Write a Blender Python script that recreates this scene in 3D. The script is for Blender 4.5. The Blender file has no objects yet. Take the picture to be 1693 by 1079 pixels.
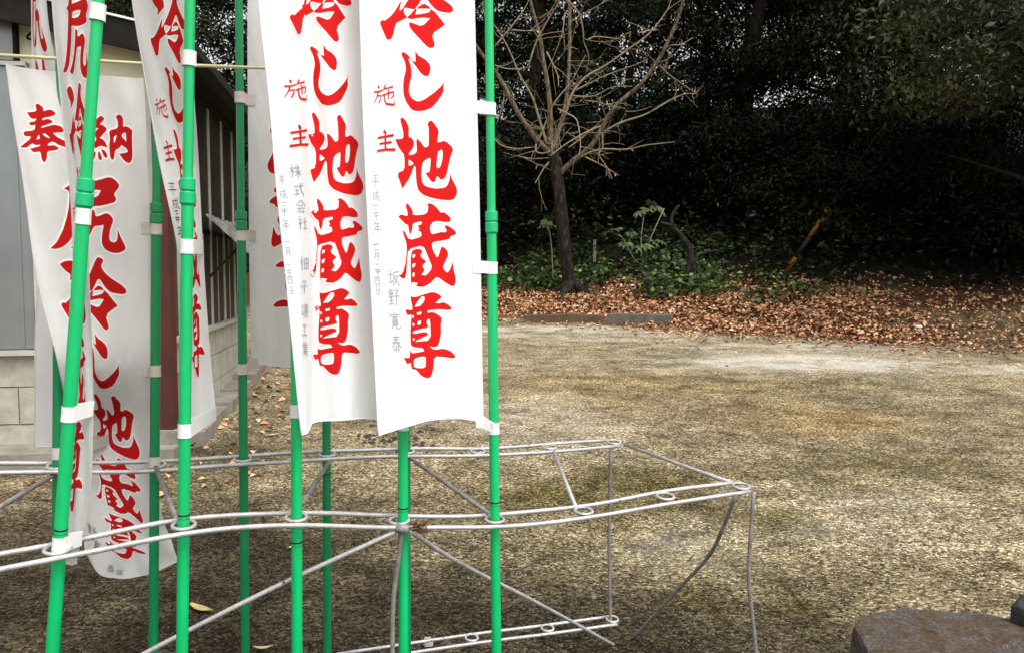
import bpy, bmesh, math, random
import numpy as np
from mathutils import Vector, Matrix
from mathutils.geometry import delaunay_2d_cdt

C = bpy.context.scene.collection
SC = bpy.context.scene
R = math.radians
rng = np.random.default_rng(7)
random.seed(7)

# ------------------------------------------------------------------ camera
CAM_H = 1.39
FPX = 1350.0                      # focal length in photo pixels (1693 wide)
PITCH = math.atan((539.5-445.0)/FPX)
cam_d = bpy.data.cameras.new('camera'); cam = bpy.data.objects.new('camera', cam_d); C.objects.link(cam)
cam_d.sensor_width = 36.0; cam_d.lens = 36.0*FPX/1693.0
cam_d.clip_start = 0.05; cam_d.clip_end = 600
cam.location = (0, 0, CAM_H); cam.rotation_euler = (R(90)-PITCH, 0, 0)
SC.camera = cam

# ------------------------------------------------------------------ light
SUN_EL, SUN_ROT = R(60), R(140)
w = bpy.data.worlds.new('World'); SC.world = w; w.use_nodes = True
nt = w.node_tree; nt.nodes.clear()
sky = nt.nodes.new('ShaderNodeTexSky'); sky.sky_type = 'NISHITA'; sky.sun_disc = False
sky.sun_elevation = SUN_EL; sky.sun_rotation = SUN_ROT; sky.dust_density = 4.0; sky.air_density = 1.0
hs = nt.nodes.new('ShaderNodeHueSaturation'); hs.inputs['Saturation'].default_value = 0.10
hs.inputs['Value'].default_value = 1.4
bg = nt.nodes.new('ShaderNodeBackground'); bg.inputs['Strength'].default_value = 0.15
wo = nt.nodes.new('ShaderNodeOutputWorld')
nt.links.new(sky.outputs[0], hs.inputs['Color']); nt.links.new(hs.outputs[0], bg.inputs['Color'])
nt.links.new(bg.outputs[0], wo.inputs['Surface'])
sd = bpy.data.lights.new('sun', 'SUN'); sd.energy = 1.1; sd.angle = R(30); sd.color = (1.0, 0.975, 0.94)
sun = bpy.data.objects.new('sun', sd); C.objects.link(sun)
sdir = Vector((math.sin(SUN_ROT)*math.cos(SUN_EL), math.cos(SUN_ROT)*math.cos(SUN_EL), math.sin(SUN_EL)))
sun.rotation_euler = sdir.to_track_quat('Z', 'Y').to_euler(); sun.location = sdir*30
SC.view_settings.view_transform = 'Standard'; SC.view_settings.look = 'None'
SC.view_settings.gamma = 1.0; SC.view_settings.use_curve_mapping = False
SC.view_settings.exposure = 0.5

# ------------------------------------------------------------------ measuring helpers (pixel of the photo + distance -> place)
cp, sp_ = math.cos(PITCH), math.sin(PITCH)
def ray(px, py):
    a, b = px-846.5, 539.5-py
    return np.array([a, FPX*cp + b*sp_, -FPX*sp_ + b*cp])
def P(px, py, Y):
    d = ray(px, py); t = Y/d[1]
    return np.array([d[0]*t, Y, CAM_H + d[2]*t])

# border between the gravel and the leaf bank: Y as a function of X
BX = np.array([-30, -6, -0.3, 1.2, 2.4, 4.0, 5.3, 6.6, 8.5, 30])
BY = np.array([17.5, 16.4, 15.1, 14.2, 13.1, 12.2, 11.5, 11.1, 10.8, 10.0])
def border(X): return np.interp(X, BX, BY)
def gz(X, Y):
    X = np.asarray(X, float); Y = np.asarray(Y, float)
    b = border(X)
    Yc = np.minimum(Y, b)
    z = 0.046*np.log1p(np.exp((Yc-3.5)*3))/3
    d = np.maximum(Y-b, 0)
    z = z + 0.21*np.minimum(d, 3.0) + 0.30*np.clip(d-3.0, 0, 3.5) + 0.30*np.clip(d-6.5, 0, 26) + 0.02*np.clip(d-32.5, 0, 400)
    z = z + 0.012*np.sin(X*1.3+.4)*np.sin(Y*1.1) + np.clip(d, 0, 1)*0.05*(np.sin(X*2.1)*np.cos(Y*1.7)+.6*np.sin(X*5.3+Y*4.1))
    return z
def G(px, py):
    d = ray(px, py); t0, t = 0.0, 0.0
    for i in range(6000):
        t += 0.01/FPX*max(1, i*0.01)
        p = np.array([d[0]*t, d[1]*t, CAM_H+d[2]*t])
        if p[2] <= float(gz(p[0], p[1])): break
    return p

# ------------------------------------------------------------------ object helpers
def tag(o, label=None, cat=None, group=None, kind=None):
    if label: o['label'] = label
    if cat: o['category'] = cat
    if group: o['group'] = group
    if kind: o['kind'] = kind
    return o
def thing(name, label, cat, loc=(0, 0, 0), group=None):
    o = bpy.data.objects.new(name, None); C.objects.link(o); o.location = loc; o.empty_display_size = .1
    return tag(o, label, cat, group)
def link(name, me, parent=None, world=True):
    o = bpy.data.objects.new(name, me); C.objects.link(o)
    if parent is not None:
        o.parent = parent
        if world:
            q = parent; off = Vector((0, 0, 0))
            while q is not None: off += q.location; q = q.parent
            o.location = -off
    return o
class MB:
    def __init__(s): s.v = []; s.f = []; s.n = 0; s.mi = []
    def add(s, v, f, mi=0):
        s.v.append(np.asarray(v, float)); s.f += [tuple(i+s.n for i in q) for q in f]; s.mi += [mi]*len(f); s.n += len(v)
    def box(s, o, ax, ay, az, x, y, z, mi=0):
        o, ax, ay, az = [np.asarray(q, float) for q in (o, ax, ay, az)]
        v = [o+ax*a+ay*b+az*c for c in z for b in y for a in x]
        s.add(v, [(0, 2, 3, 1), (4, 5, 7, 6), (0, 1, 5, 4), (2, 6, 7, 3), (0, 4, 6, 2), (1, 3, 7, 5)], mi)
    def tube(s, pts, rad, n=8, caps=True, mi=0, jit=0):
        pts = np.asarray(pts, float); m = len(pts)
        rad = np.broadcast_to(np.asarray(rad, float), (m,))
        T = np.gradient(pts, axis=0); T /= np.linalg.norm(T, axis=1)[:, None]+1e-12
        a = np.array([0, 0, 1.]) if abs(T[0][2]) < .9 else np.array([1., 0, 0])
        u = np.cross(T[0], a); u /= np.linalg.norm(u)
        vs = []
        for i in range(m):
            u = u - T[i]*u.dot(T[i]); u /= np.linalg.norm(u)+1e-12
            wv = np.cross(T[i], u)
            for k in range(n):
                an = 2*math.pi*k/n; r = rad[i]*(1+jit*(random.random()-.5))
                vs.append(pts[i]+(u*math.cos(an)+wv*math.sin(an))*r)
        f = [(i*n+k, i*n+(k+1) % n, (i+1)*n+(k+1) % n, (i+1)*n+k) for i in range(m-1) for k in range(n)]
        if caps: f += [tuple(range(n-1, -1, -1)), tuple((m-1)*n+k for k in range(n))]
        s.add(vs, f, mi)
    def ring(s, c, r, rr, n=20, k=6, ax=(1, 0, 0), ay=(0, 1, 0)):
        ax, ay = np.asarray(ax, float), np.asarray(ay, float); az = np.cross(ax, ay); vs = []
        for i in range(n):
            a = 2*math.pi*i/n; d = ax*math.cos(a)+ay*math.sin(a)
            for j in range(k):
                b = 2*math.pi*j/k; vs.append(np.asarray(c)+d*(r+rr*math.cos(b))+az*rr*math.sin(b))
        s.add(vs, [(i*k+j, ((i+1) % n)*k+j, ((i+1) % n)*k+(j+1) % k, i*k+(j+1) % k) for i in range(n) for j in range(k)])
    def build(s, name, mats, parent=None, smooth=False):
        me = bpy.data.meshes.new(name)
        me.from_pydata(np.concatenate(s.v).tolist(), [], s.f)
        for m in (mats if isinstance(mats, (list, tuple)) else [mats]): me.materials.append(m)
        if any(s.mi): me.polygons.foreach_set('material_index', s.mi)
        if smooth: me.polygons.foreach_set('use_smooth', [True]*len(me.polygons))
        me.update()
        return link(name, me, parent)
def spline(pts, n=6):
    pts = np.asarray(pts, float)
    if len(pts) < 3: return pts
    t = np.arange(len(pts)); q = np.linspace(0, len(pts)-1, (len(pts)-1)*n+1)
    return herm(t, pts, q)
def herm(xk, Pk, x):
    """cubic Hermite through knots; Pk (K,...) ; x (N,) -> (N,...)"""
    xk = np.asarray(xk, float); Pk = np.asarray(Pk, float)
    m = np.gradient(Pk, xk, axis=0)
    i = np.clip(np.searchsorted(xk, x)-1, 0, len(xk)-2)
    h = xk[i+1]-xk[i]; t = np.clip((x-xk[i])/h, 0, 1)
    sh = (-1,)+(1,)*(Pk.ndim-1); h = h.reshape(sh); t = t.reshape(sh)
    return (2*t**3-3*t**2+1)*Pk[i]+(t**3-2*t**2+t)*h*m[i]+(-2*t**3+3*t**2)*Pk[i+1]+(t**3-t**2)*h*m[i+1]

# ------------------------------------------------------------------ materials
class NT:
    def __init__(s, name):
        s.m = bpy.data.materials.new(name); s.m.use_nodes = True; s.t = s.m.node_tree; s.t.nodes.clear()
        s.out = s.n('ShaderNodeOutputMaterial'); s.b = s.n('ShaderNodeBsdfPrincipled'); s.l(s.b.outputs[0], s.out.inputs[0])
        s.co = s.n('ShaderNodeTexCoord')
    def n(s, t, **k):
        q = s.t.nodes.new(t)
        for a, v in k.items(): setattr(q, a, v)
        return q
    def l(s, a, b): s.t.links.new(a, b)
    def noise(s, scale, detail=5, rough=.6, vec=None):
        q = s.n('ShaderNodeTexNoise'); q.inputs['Scale'].default_value = scale; q.inputs['Detail'].default_value = detail
        q.inputs['Roughness'].default_value = rough; s.l(vec or s.co.outputs['Object'], q.inputs['Vector']); return q.outputs[0]
    def ramp(s, fac, stops):
        q = s.n('ShaderNodeValToRGB'); e = q.color_ramp.elements
        while len(e) < len(stops): e.new(.5)
        for el, (p, c) in zip(e, stops): el.position = p; el.color = (*c, 1) if len(c) == 3 else c
        s.l(fac, q.inputs[0]); return q.outputs[0]
    def mix(s, fac, a, b, mode='MIX'):
        q = s.n('ShaderNodeMix', data_type='RGBA', blend_type=mode)
        for v, i in ((fac, 0), (a, 6), (b, 7)):
            if isinstance(v, (int, float)): q.inputs[i].default_value = v
            elif isinstance(v, tuple): q.inputs[i].default_value = (*v, 1)
            else: s.l(v, q.inputs[i])
        return q.outputs[2]
    def math(s, op, a, b=0.0):
        q = s.n('ShaderNodeMath', operation=op)
        for v, i in ((a, 0), (b, 1)):
            if isinstance(v, (int, float)): q.inputs[i].default_value = v
            else: s.l(v, q.inputs[i])
        return q.outputs[0]
    def bump(s, h, strength=.3, dist=.01):
        q = s.n('ShaderNodeBump'); q.inputs['Strength'].default_value = strength; q.inputs['Distance'].default_value = dist
        s.l(h, q.inputs['Height']); s.l(q.outputs[0], s.b.inputs['Normal'])
    def col(s, c):
        if isinstance(c, tuple): s.b.inputs['Base Color'].default_value = (*c, 1)
        else: s.l(c, s.b.inputs['Base Color'])
    def set(s, **k):
        for a, v in k.items(): s.b.inputs[a.replace('_', ' ')].default_value = v
        return s
def mat(name, c1, c2=None, scale=6, rough=.7, metal=0, bump=0, bscale=60, lo=.35, hi=.65, spec=.4):
    t = NT(name); t.set(Roughness=rough, Metallic=metal); t.b.inputs['Specular IOR Level'].default_value = spec
    t.col(t.ramp(t.noise(scale), [(lo, c1), (hi, c2)]) if c2 else c1)
    if bump: t.bump(t.noise(bscale, 4), bump, .01)
    return t.m
def leafmat(name, stops, rough=.5, trans=.15, spec=.35):
    t = NT(name); a = t.n('ShaderNodeAttribute'); a.attribute_name = 'tone'
    c = t.ramp(a.outputs['Fac'], stops); t.col(c); t.set(Roughness=rough); t.b.inputs['Specular IOR Level'].default_value = spec
    tr = t.n('ShaderNodeBsdfTranslucent'); t.l(c, tr.inputs[0]); mx = t.n('ShaderNodeMixShader'); mx.inputs[0].default_value = trans
    t.l(t.b.outputs[0], mx.inputs[1]); t.l(tr.outputs[0], mx.inputs[2]); t.l(mx.outputs[0], t.out.inputs[0])
    return t.m
def clothmat(name, c1, c2, scale=3, trans=.25):
    t = NT(name); c = t.ramp(t.noise(scale, 6, .65), [(.35, c1), (.7, c2)]); t.col(c); t.set(Roughness=.85)
    t.b.inputs['Specular IOR Level'].default_value = .15
    wr = t.n('ShaderNodeTexNoise'); wr.inputs['Scale'].default_value = 7; wr.inputs['Detail'].default_value = 5; wr.inputs['Distortion'].default_value = .35; wm = t.n('ShaderNodeMapping'); wm.inputs['Scale'].default_value = (1.6, 1.6, .55); wm.inputs['Rotation'].default_value = (0, .35, 0); t.l(t.co.outputs['Object'], wm.inputs['Vector']); t.l(wm.outputs[0], wr.inputs['Vector']); t.bump(wr.outputs[0], .4, .03)
    tr = t.n('ShaderNodeBsdfTranslucent'); t.l(c, tr.inputs[0]); mx = t.n('ShaderNodeMixShader'); mx.inputs[0].default_value = trans
    t.l(t.b.outputs[0], mx.inputs[1]); t.l(tr.outputs[0], mx.inputs[2]); t.l(mx.outputs[0], t.out.inputs[0])
    return t.m

M = {}
M['cloth_new'] = clothmat('white_cloth', (.90, .90, .905), (.87, .87, .875))
M['cloth_old'] = clothmat('dingy_cloth', (.76, .75, .74), (.66, .645, .62))
M['halo'] = mat('white_print_edge', (.84, .80, .78), rough=.85, spec=.1)
M['red'] = mat('red_print', (.60, .010, .010), (.52, .009, .009), rough=.8, spec=.1)
M['red_old'] = mat('aged_red_print', (.47, .008, .008), (.40, .008, .008), rough=.8, spec=.1)
M['ink'] = mat('pale_ink', (.30, .31, .38), rough=.8, spec=.1)
M['ink_dark'] = mat('black_ink', (.06, .055, .055), rough=.8, spec=.1)
M['tape'] = mat('white_loop', (.80, .80, .80), (.74, .74, .72), rough=.7)
M['tape_old'] = mat('dingy_loop', (.58, .52, .47), (.48, .43, .39), scale=30, rough=.8)
def polemat(name, c1, c2, c3):
    t = NT(name); t.b.inputs['Specular IOR Level'].default_value = .5
    mp = t.n('ShaderNodeMapping'); mp.inputs['Scale'].default_value = (6, 6, .6); t.l(t.co.outputs['Object'], mp.inputs['Vector'])
    a = t.ramp(t.noise(9, 6, .7, mp.outputs[0]), [(.35, c1), (.6, c2)]); sc = t.ramp(t.noise(60, 3, .8, mp.outputs[0]), [(.66, (0, 0, 0)), (.72, (1, 1, 1))])
    t.col(t.mix(t.math('MULTIPLY', sc, .65), a, c3)); t.l(t.ramp(t.noise(14, 5), [(.3, (.25, .25, .25)), (.7, (.5, .5, .5))]), t.b.inputs['Roughness']); return t.m
M['pole'] = polemat('green_pole', (.000, .50, .15), (.002, .42, .125), (.05, .30, .12))
M['sleeve'] = mat('green_sleeve', (.000, .44, .17), rough=.4, spec=.5)
M['pole_shaded'] = polemat('shaded_green_pole', (.003, .24, .08), (.004, .19, .065), (.05, .16, .08))  # rear row: same poles, the shade on them put into the green
M['band'] = mat('black_band', (.01, .02, .012), rough=.5)
M['bamboo'] = mat('pale_rod', (.62, .60, .33), (.52, .50, .26), scale=12, rough=.5)
def rodmat(name, c1, c2, rough):
    t = NT(name); t.set(Roughness=rough, Metallic=.25); a = t.ramp(t.noise(22, 6, .7), [(.35, c1), (.65, c2)])
    r_ = t.ramp(t.noise(34, 5, .75), [(.62, (0, 0, 0)), (.70, (1, 1, 1))]); t.col(t.mix(r_, a, t.ramp(t.noise(120, 3), [(.4, (.05, .022, .012)), (.6, (.15, .062, .025))]))); t.bump(t.noise(160, 4), .25, .004); return t.m
M['rod'] = rodmat('galvanised_rod', (.52, .51, .505), (.34, .325, .315), .42)
M['rod_dull'] = rodmat('weathered_rod', (.30, .28, .27), (.17, .15, .14), .6)
M['rust'] = mat('rust', (.20, .07, .02), (.06, .025, .012), scale=90, rough=.9, bump=.5, bscale=200)

# ------------------------------------------------------------------ ground
def ellipse_mask(X, Y, c, rx, ry, soft=.6):
    d = np.sqrt(((X-c[0])/rx)**2+((Y-c[1])/ry)**2); return np.clip((1-d)/soft+.5, 0, 1)
def vnoise(X, Y, s, seed=0):
    r = np.random.default_rng(seed); g = r.random((64, 64))
    x, y = X*s+100, Y*s+100; xi, yi = np.floor(x).astype(int), np.floor(y).astype(int); fx, fy = x-xi, y-yi
    fx = fx*fx*(3-2*fx); fy = fy*fy*(3-2*fy)
    q = lambda a, b: g[a % 64, b % 64]
    return (q(xi, yi)*(1-fx)+q(xi+1, yi)*fx)*(1-fy)+(q(xi, yi+1)*(1-fx)+q(xi+1, yi+1)*fx)*fy
def fbm(X, Y, s, seed=0): return sum(vnoise(X, Y, s*2**k, seed+k)*.5**(k+1) for k in range(4))/.9375

def dark_ground_mask(X, Y):  # darker patches of ground, edges broken up by noise
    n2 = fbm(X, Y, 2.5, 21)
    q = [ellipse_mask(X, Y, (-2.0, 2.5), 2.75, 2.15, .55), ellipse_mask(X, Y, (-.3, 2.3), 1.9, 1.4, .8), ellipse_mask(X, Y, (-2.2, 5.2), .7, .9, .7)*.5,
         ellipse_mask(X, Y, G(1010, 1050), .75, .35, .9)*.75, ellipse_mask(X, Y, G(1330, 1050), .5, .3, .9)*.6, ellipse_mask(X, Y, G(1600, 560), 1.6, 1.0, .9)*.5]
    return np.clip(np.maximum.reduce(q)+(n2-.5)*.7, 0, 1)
def ground():
    xs = np.concatenate([np.linspace(-160, -9.2, 30), np.arange(-9, 10, .085), np.linspace(10.2, 160, 30)])
    ys = np.concatenate([np.linspace(-60, 1.2, 14), np.arange(1.4, 19, .085), np.linspace(19.3, 60, 50), np.linspace(64, 300, 14)])
    X, Y = np.meshgrid(xs, ys); Z = gz(X, Y)
    Z = Z + np.where((X > -9) & (X < 10) & (Y < 19), .012*(fbm(X, Y, 2.2, 3)-.5), 0)
    nx, ny = len(xs), len(ys)
    idx = np.arange(nx*ny).reshape(ny, nx)
    f = np.stack([idx[:-1, :-1], idx[:-1, 1:], idx[1:, 1:], idx[1:, :-1]], -1).reshape(-1, 4)
    me = bpy.data.meshes.new('ground'); me.vertices.add(nx*ny)
    me.vertices.foreach_set('co', np.stack([X, Y, Z], -1).ravel())
    me.loops.add(f.size); me.loops.foreach_set('vertex_index', f.ravel())
    me.polygons.add(len(f)); me.polygons.foreach_set('loop_start', np.arange(0, f.size, 4)); me.polygons.foreach_set('loop_total', np.full(len(f), 4))
    me.polygons.foreach_set('use_smooth', np.ones(len(f), bool)); me.update(calc_edges=True)
    n1 = fbm(X, Y, .9, 11); n2 = fbm(X, Y, 2.5, 21)
    d = Y-border(X)
    litter = np.clip((d+.25+(n2-.5)*1.6)/.5, 0, 1); litter *= np.clip(np.maximum((7.0-X)/1.5, (d-1.2)/1.), .3, 1)
    # darker ground in the left foreground and some smaller patches
    dark_ground = dark_ground_mask(X, Y)
    wp = [(G(1330, 598), 1.9, .9, .7), (G(1000, 545), 2.3, .5, .8), (G(850, 545), 1.2, .5, .8), (G(1560, 615), 1.5, .4, .5),
          (G(1180, 880), .5, .45, .3), (G(1400, 830), .8, .5, .3), (G(940, 600), 1.2, 1.2, .25), (G(860, 680), .6, 1.3, .35)]
    pale = np.zeros_like(X)
    for c, rx, ry, a in wp: pale = np.maximum(pale, a*ellipse_mask(X, Y, c, rx, ry, .9))
    pale = np.clip(np.maximum(pale*(-.1+2.2*fbm(X, Y, 4, 88)), (.15+1.5*fbm(X, Y*2.2, 2.5, 90))*np.maximum.reduce([a_*ellipse_mask(X, Y, c_, rx_, ry_, .95) for c_, rx_, ry_, a_ in ((G(1340, 600), 1.8, .75, .98), (G(1230, 597), 3.4, 1.4, .52), (G(950, 552), 3.2, 1.0, .6), (G(1330, 573), 2.3, .5, .8), (G(1640, 610), 1.2, .5, .7), (G(880, 690), .8, 1.2, .55), (G(1150, 905), .6, .4, .5), (G(1400, 860), .9, .45, .45))])), 0, 1)
    moss = np.zeros_like(X)
    for c, rx, ry, a in [(G(1080, 800), .55, .35, .9), (G(1150, 840), .45, .3, .9), (G(900, 820), .4, .4, .7), (G(1300, 800), .5, .4, .5),
                         (G(1250, 1000), .4, .25, .8), (G(1100, 900), .6, .4, .6), (G(1230, 850), .35, .25, 1.), (G(980, 840), .35, .25, .8), (G(1450, 770), .7, .4, .5), (G(1040, 590), 1.2, .8, .35), (G(1250, 625), 1.8, .7, .45)]:
        moss = np.maximum(moss, a*ellipse_mask(X, Y, c, rx, ry, .9))
    moss = np.clip(moss*(-.25+2.4*fbm(X, Y, 5, 77)), 0, 1)
    och = np.clip(np.maximum(ellipse_mask(X, Y, G(1350, 695), .75, .6, .9), .45*ellipse_mask(X, Y, G(1050, 640), 1.4, 1.2, .9))*(.3+1.3*n1), 0, 1)
    for nm, a, b, c in (('zone', litter, dark_ground, pale), ('tint', moss, och, n1)):
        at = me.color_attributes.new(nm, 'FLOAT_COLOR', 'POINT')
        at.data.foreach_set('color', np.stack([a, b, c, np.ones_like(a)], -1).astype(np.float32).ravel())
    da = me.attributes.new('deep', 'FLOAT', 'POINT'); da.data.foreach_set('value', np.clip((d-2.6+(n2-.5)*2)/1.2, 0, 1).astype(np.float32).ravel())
    t = NT('gravel'); t.set(Roughness=.95); t.b.inputs['Specular IOR Level'].default_value = .15
    def attr(nm):
        q = t.n('ShaderNodeAttribute'); q.attribute_name = nm; s = t.n('ShaderNodeSeparateColor'); t.l(q.outputs['Color'], s.inputs[0]); return s.outputs
    z, ti = attr('zone'), attr('tint')
    def vor(scale):
        q = t.n('ShaderNodeTexVoronoi'); q.inputs['Scale'].default_value = scale; t.l(t.co.outputs['Object'], q.inputs['Vector']); return q
    v1, v2 = vor(82), vor(38)
    sx = t.n('ShaderNodeSeparateColor'); t.l(v1.outputs['Color'], sx.inputs[0])
    grain = t.ramp(sx.outputs[0], [(0, (.045, .036, .025)), (.3, (.155, .125, .080)), (.62, (.315, .262, .175)), (.88, (.52, .46, .345)), (1, (.80, .75, .64))])
    big = t.ramp(t.noise(3.2, 8, .7), [(.34, (.42, .385, .31)), (.66, (1.36, 1.33, 1.27))])
    c = t.mix(1., grain, big, 'MULTIPLY')
    streak = t.n('ShaderNodeMapping'); streak.inputs['Scale'].default_value = (.35, 1.6, 1); t.l(t.co.outputs['Object'], streak.inputs['Vector'])
    c = t.mix(1., c, t.ramp(t.noise(2.6, 6, .7, streak.outputs[0]), [(.35, (.76, .73, .67)), (.65, (1.2, 1.15, 1.05))]), 'MULTIPLY')
    c = t.mix(1., c, (.87, .872, .83), 'MULTIPLY')
    c = t.mix(t.math('MULTIPLY', ti[1], .5), c, t.mix(1., c, (1.3, 1.0, .58), 'MULTIPLY'))
    c = t.mix(t.math('MULTIPLY', ti[0], .95), c, t.mix(1., c, (.36, .35, .14), 'MULTIPLY'))
    c = t.mix(t.math('MULTIPLY', z[2], .9), c, t.mix(t.math('MULTIPLY', t.math('MULTIPLY', z[2], z[2]), .62), t.mix(1., c, (1.9, 1.98, 2.25), 'MULTIPLY'), (.60, .57, .525)))
    c = t.mix(t.math('MULTIPLY', z[1], .92), c, t.mix(1., c, (.095, .083, .072), 'MULTIPLY'))
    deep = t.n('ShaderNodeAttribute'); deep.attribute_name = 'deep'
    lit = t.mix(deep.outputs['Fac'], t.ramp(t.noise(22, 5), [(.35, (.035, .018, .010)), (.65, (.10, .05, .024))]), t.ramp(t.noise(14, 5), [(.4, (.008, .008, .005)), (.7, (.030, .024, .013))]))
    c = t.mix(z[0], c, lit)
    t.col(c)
    h = t.math('ADD', t.math('MULTIPLY', v1.outputs['Distance'], -1.0), t.math('MULTIPLY', t.noise(30, 4), .8))
    t.bump(h, .9, .012)
    me.materials.append(t.m)
    o = link('ground', me); o['kind'] = 'structure'
ground()

# ------------------------------------------------------------------ generic leaf cloud
def leafcloud(name, c, ax, nor, ln, wd, m, parent=None, fold=.15, tone=None, droop=0.0):
    N = len(c); ax = ax/(np.linalg.norm(ax, axis=1)[:, None]+1e-9)
    nor = nor-ax*(nor*ax).sum(1)[:, None]; nor /= np.linalg.norm(nor, axis=1)[:, None]+1e-9
    sd = np.cross(ax, nor); ln = np.broadcast_to(ln, (N,))[:, None]; wd = np.broadcast_to(wd, (N,))[:, None]
    b = c; tip = c+ax*ln-nor*ln*droop; midl = c+ax*ln*.45+sd*wd*.5+nor*wd*fold; midr = c+ax*ln*.45-sd*wd*.5+nor*wd*fold
    v = np.stack([b, midr, tip, midl], 1).reshape(-1, 3)
    i = (np.arange(N)*4)[:, None]; f = np.concatenate([i+np.array([[0, 1, 2]]), i+np.array([[0, 2, 3]])], 1).reshape(-1)
    me = bpy.data.meshes.new(name); me.vertices.add(len(v)); me.vertices.foreach_set('co', v.ravel())
    me.loops.add(len(f)); me.loops.foreach_set('vertex_index', f)
    me.polygons.add(len(f)//3); me.polygons.foreach_set('loop_start', np.arange(0, len(f), 3)); me.polygons.foreach_set('loop_total', np.full(len(f)//3, 3))
    me.update(calc_edges=True)
    if tone is None: tone = rng.random(N)
    a = me.attributes.new('tone', 'FLOAT', 'POINT'); a.data.foreach_set('value', np.repeat(tone, 4).astype(np.float32))
    me.materials.append(m)
    return link(name, me, parent)
def runit(N):
    v = rng.normal(size=(N, 3)); return v/np.linalg.norm(v, axis=1)[:, None]

M['evergreen'] = leafmat('evergreen_leaf', [(0, (.006, .009, .004)), (.5, (.017, .025, .009)), (.8, (.042, .055, .021)), (1, (.095, .10, .04))], rough=.6, trans=.04, spec=.12)
M['evergreen2'] = leafmat('olive_leaf', [(0, (.008, .010, .004)), (.5, (.026, .032, .013)), (1, (.105, .105, .042))], rough=.6, trans=.06, spec=.12)
M['shade_dark_leaf'] = leafmat('shade_dark_leaf', [(0, (.003, .004, .002)), (.6, (.007, .010, .004)), (.92, (.020, .025, .010)), (1, (.085, .06, .03))], rough=.65, trans=.02, spec=.06)  # shade low in the wood is put into this leaf colour
M['broad'] = leafmat('broad_leaf', [(0, (.016, .022, .009)), (.5, (.045, .058, .023)), (1, (.115, .125, .05))], rough=.5, trans=.08, spec=.25)
M['ivy'] = leafmat('ivy_leaf', [(0, (.008, .018, .004)), (.55, (.034, .070, .010)), (.85, (.085, .135, .022)), (1, (.20, .24, .05))], rough=.5, trans=.1)
M['fallen'] = leafmat('fallen_leaf', [(0, (.08, .028, .011)), (.25, (.25, .10, .04)), (.55, (.55, .28, .13)), (1, (.74, .48, .28))], rough=.7, trans=.05)
def barkmat(name, c1, c2, c3):
    t = NT(name); t.set(Roughness=.95); t.b.inputs['Specular IOR Level'].default_value = .15
    mp = t.n('ShaderNodeMapping'); mp.inputs['Scale'].default_value = (1, 1, .22); t.l(t.co.outputs['Object'], mp.inputs['Vector'])
    f = t.noise(26, 6, .7, mp.outputs[0]); t.col(t.ramp(f, [(.38, c1), (.54, c2), (.68, c3)])); t.bump(f, 1.0, .03); return t.m
M['bark_dark'] = barkmat('dark_bark', (.007, .006, .005), (.022, .018, .014), (.10, .075, .05))
M['bark'] = barkmat('brown_bark', (.035, .026, .018), (.15, .112, .07), (.30, .24, .16))
M['twig'] = mat('pale_twig', (.17, .135, .08), (.28, .23, .145), scale=9, rough=.9)

# ------------------------------------------------------------------ forest
def crown_cloud(seed, rx, ry, rz, ncl, per, ln, m):
    r = np.random.default_rng(seed)
    d = r.normal(size=(ncl, 3)); d /= np.linalg.norm(d, axis=1)[:, None]
    rad = r.random(ncl)**.45
    cc = d*rad[:, None]*np.array([rx, ry, rz])
    ci = np.repeat(np.arange(ncl), per); N = len(ci)
    size = (.5+.5*r.random(ncl))[ci][:, None]
    off = r.normal(size=(N, 3))*np.array([.50, .50, .17])*size
    off[:, 2] -= .18*(off[:, 0]**2+off[:, 1]**2)/size[:, 0]
    c = cc[ci]+off
    out = c*np.array([1, 1, 0]); out /= np.linalg.norm(out, axis=1)[:, None]+.3
    ax = out*.7+r.normal(size=(N, 3))*.55+np.array([0, 0, -.25])
    nor = np.array([0, 0, 1.])+r.normal(size=(N, 3))*.45+out*.25
    tone = np.clip((r.random(ncl)**1.8)[ci]*.65+r.random(N)*.35, 0, 1)
    return c, ax, nor, ln*(.7+.6*r.random(N)), ln*.42*(.8+.4*r.random(N)), tone
protos = []
def make_tree_mesh(seed, rx, ry, rz, ncl, per, ln, m, th, tr):
    """trunk reaching th, crown ellipsoid centred at height th*.72"""
    c, ax, nor, L, W, tone = crown_cloud(seed, rx, ry, rz, ncl, per, ln, m)
    c[:, 2] += th
    return c, ax, nor, L, W, tone
def forest_tree(name, label, x, y, seed, rx, rz, ncl, per, ln, m, zc, tr, lean=0, group='evergreen trees of the dark wood'):
    z0 = float(gz(x, y)); t = thing(name, label, 'tree', (x, y, z0), group)
    r = random.Random(seed)
    b = MB(); top = zc+rz*.5
    n = 9; pts = [(lean*(k/n)**1.3*top*.2+.12*math.sin(k*1.3+seed), .1*math.cos(k*1.7+seed), -.15+top*k/n) for k in range(n+1)]
    b.tube(np.array(pts)+np.array([x, y, z0]), [tr*(1-.75*k/n)*(1.35 if k == 0 else 1) for k in range(n+1)], 8, jit=.12)
    for k in range(7):
        h = top*(.35+.08*k); a = r.random()*6.28; L = rx*(.5+.4*r.random())
        q = [(x+.12*math.sin(k)+math.cos(a)*L*s, y+math.sin(a)*L*s, z0+h+L*.45*s-.1*s*s) for s in (0, .35, .7, 1)]
        b.tube(q, [tr*.38, tr*.26, tr*.16, tr*.05], 5)
    b.build('trunk', M['bark_dark'], t, True)
    c, ax, nor, L, W, tone = crown_cloud(seed, rx, rx, rz, ncl, per, ln, m)
    c = c+np.array([x+lean*zc*.15, y, z0+zc])
    o = leafcloud('crown', c, ax, nor, L, W, m, t, tone=tone)
    return t
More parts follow.
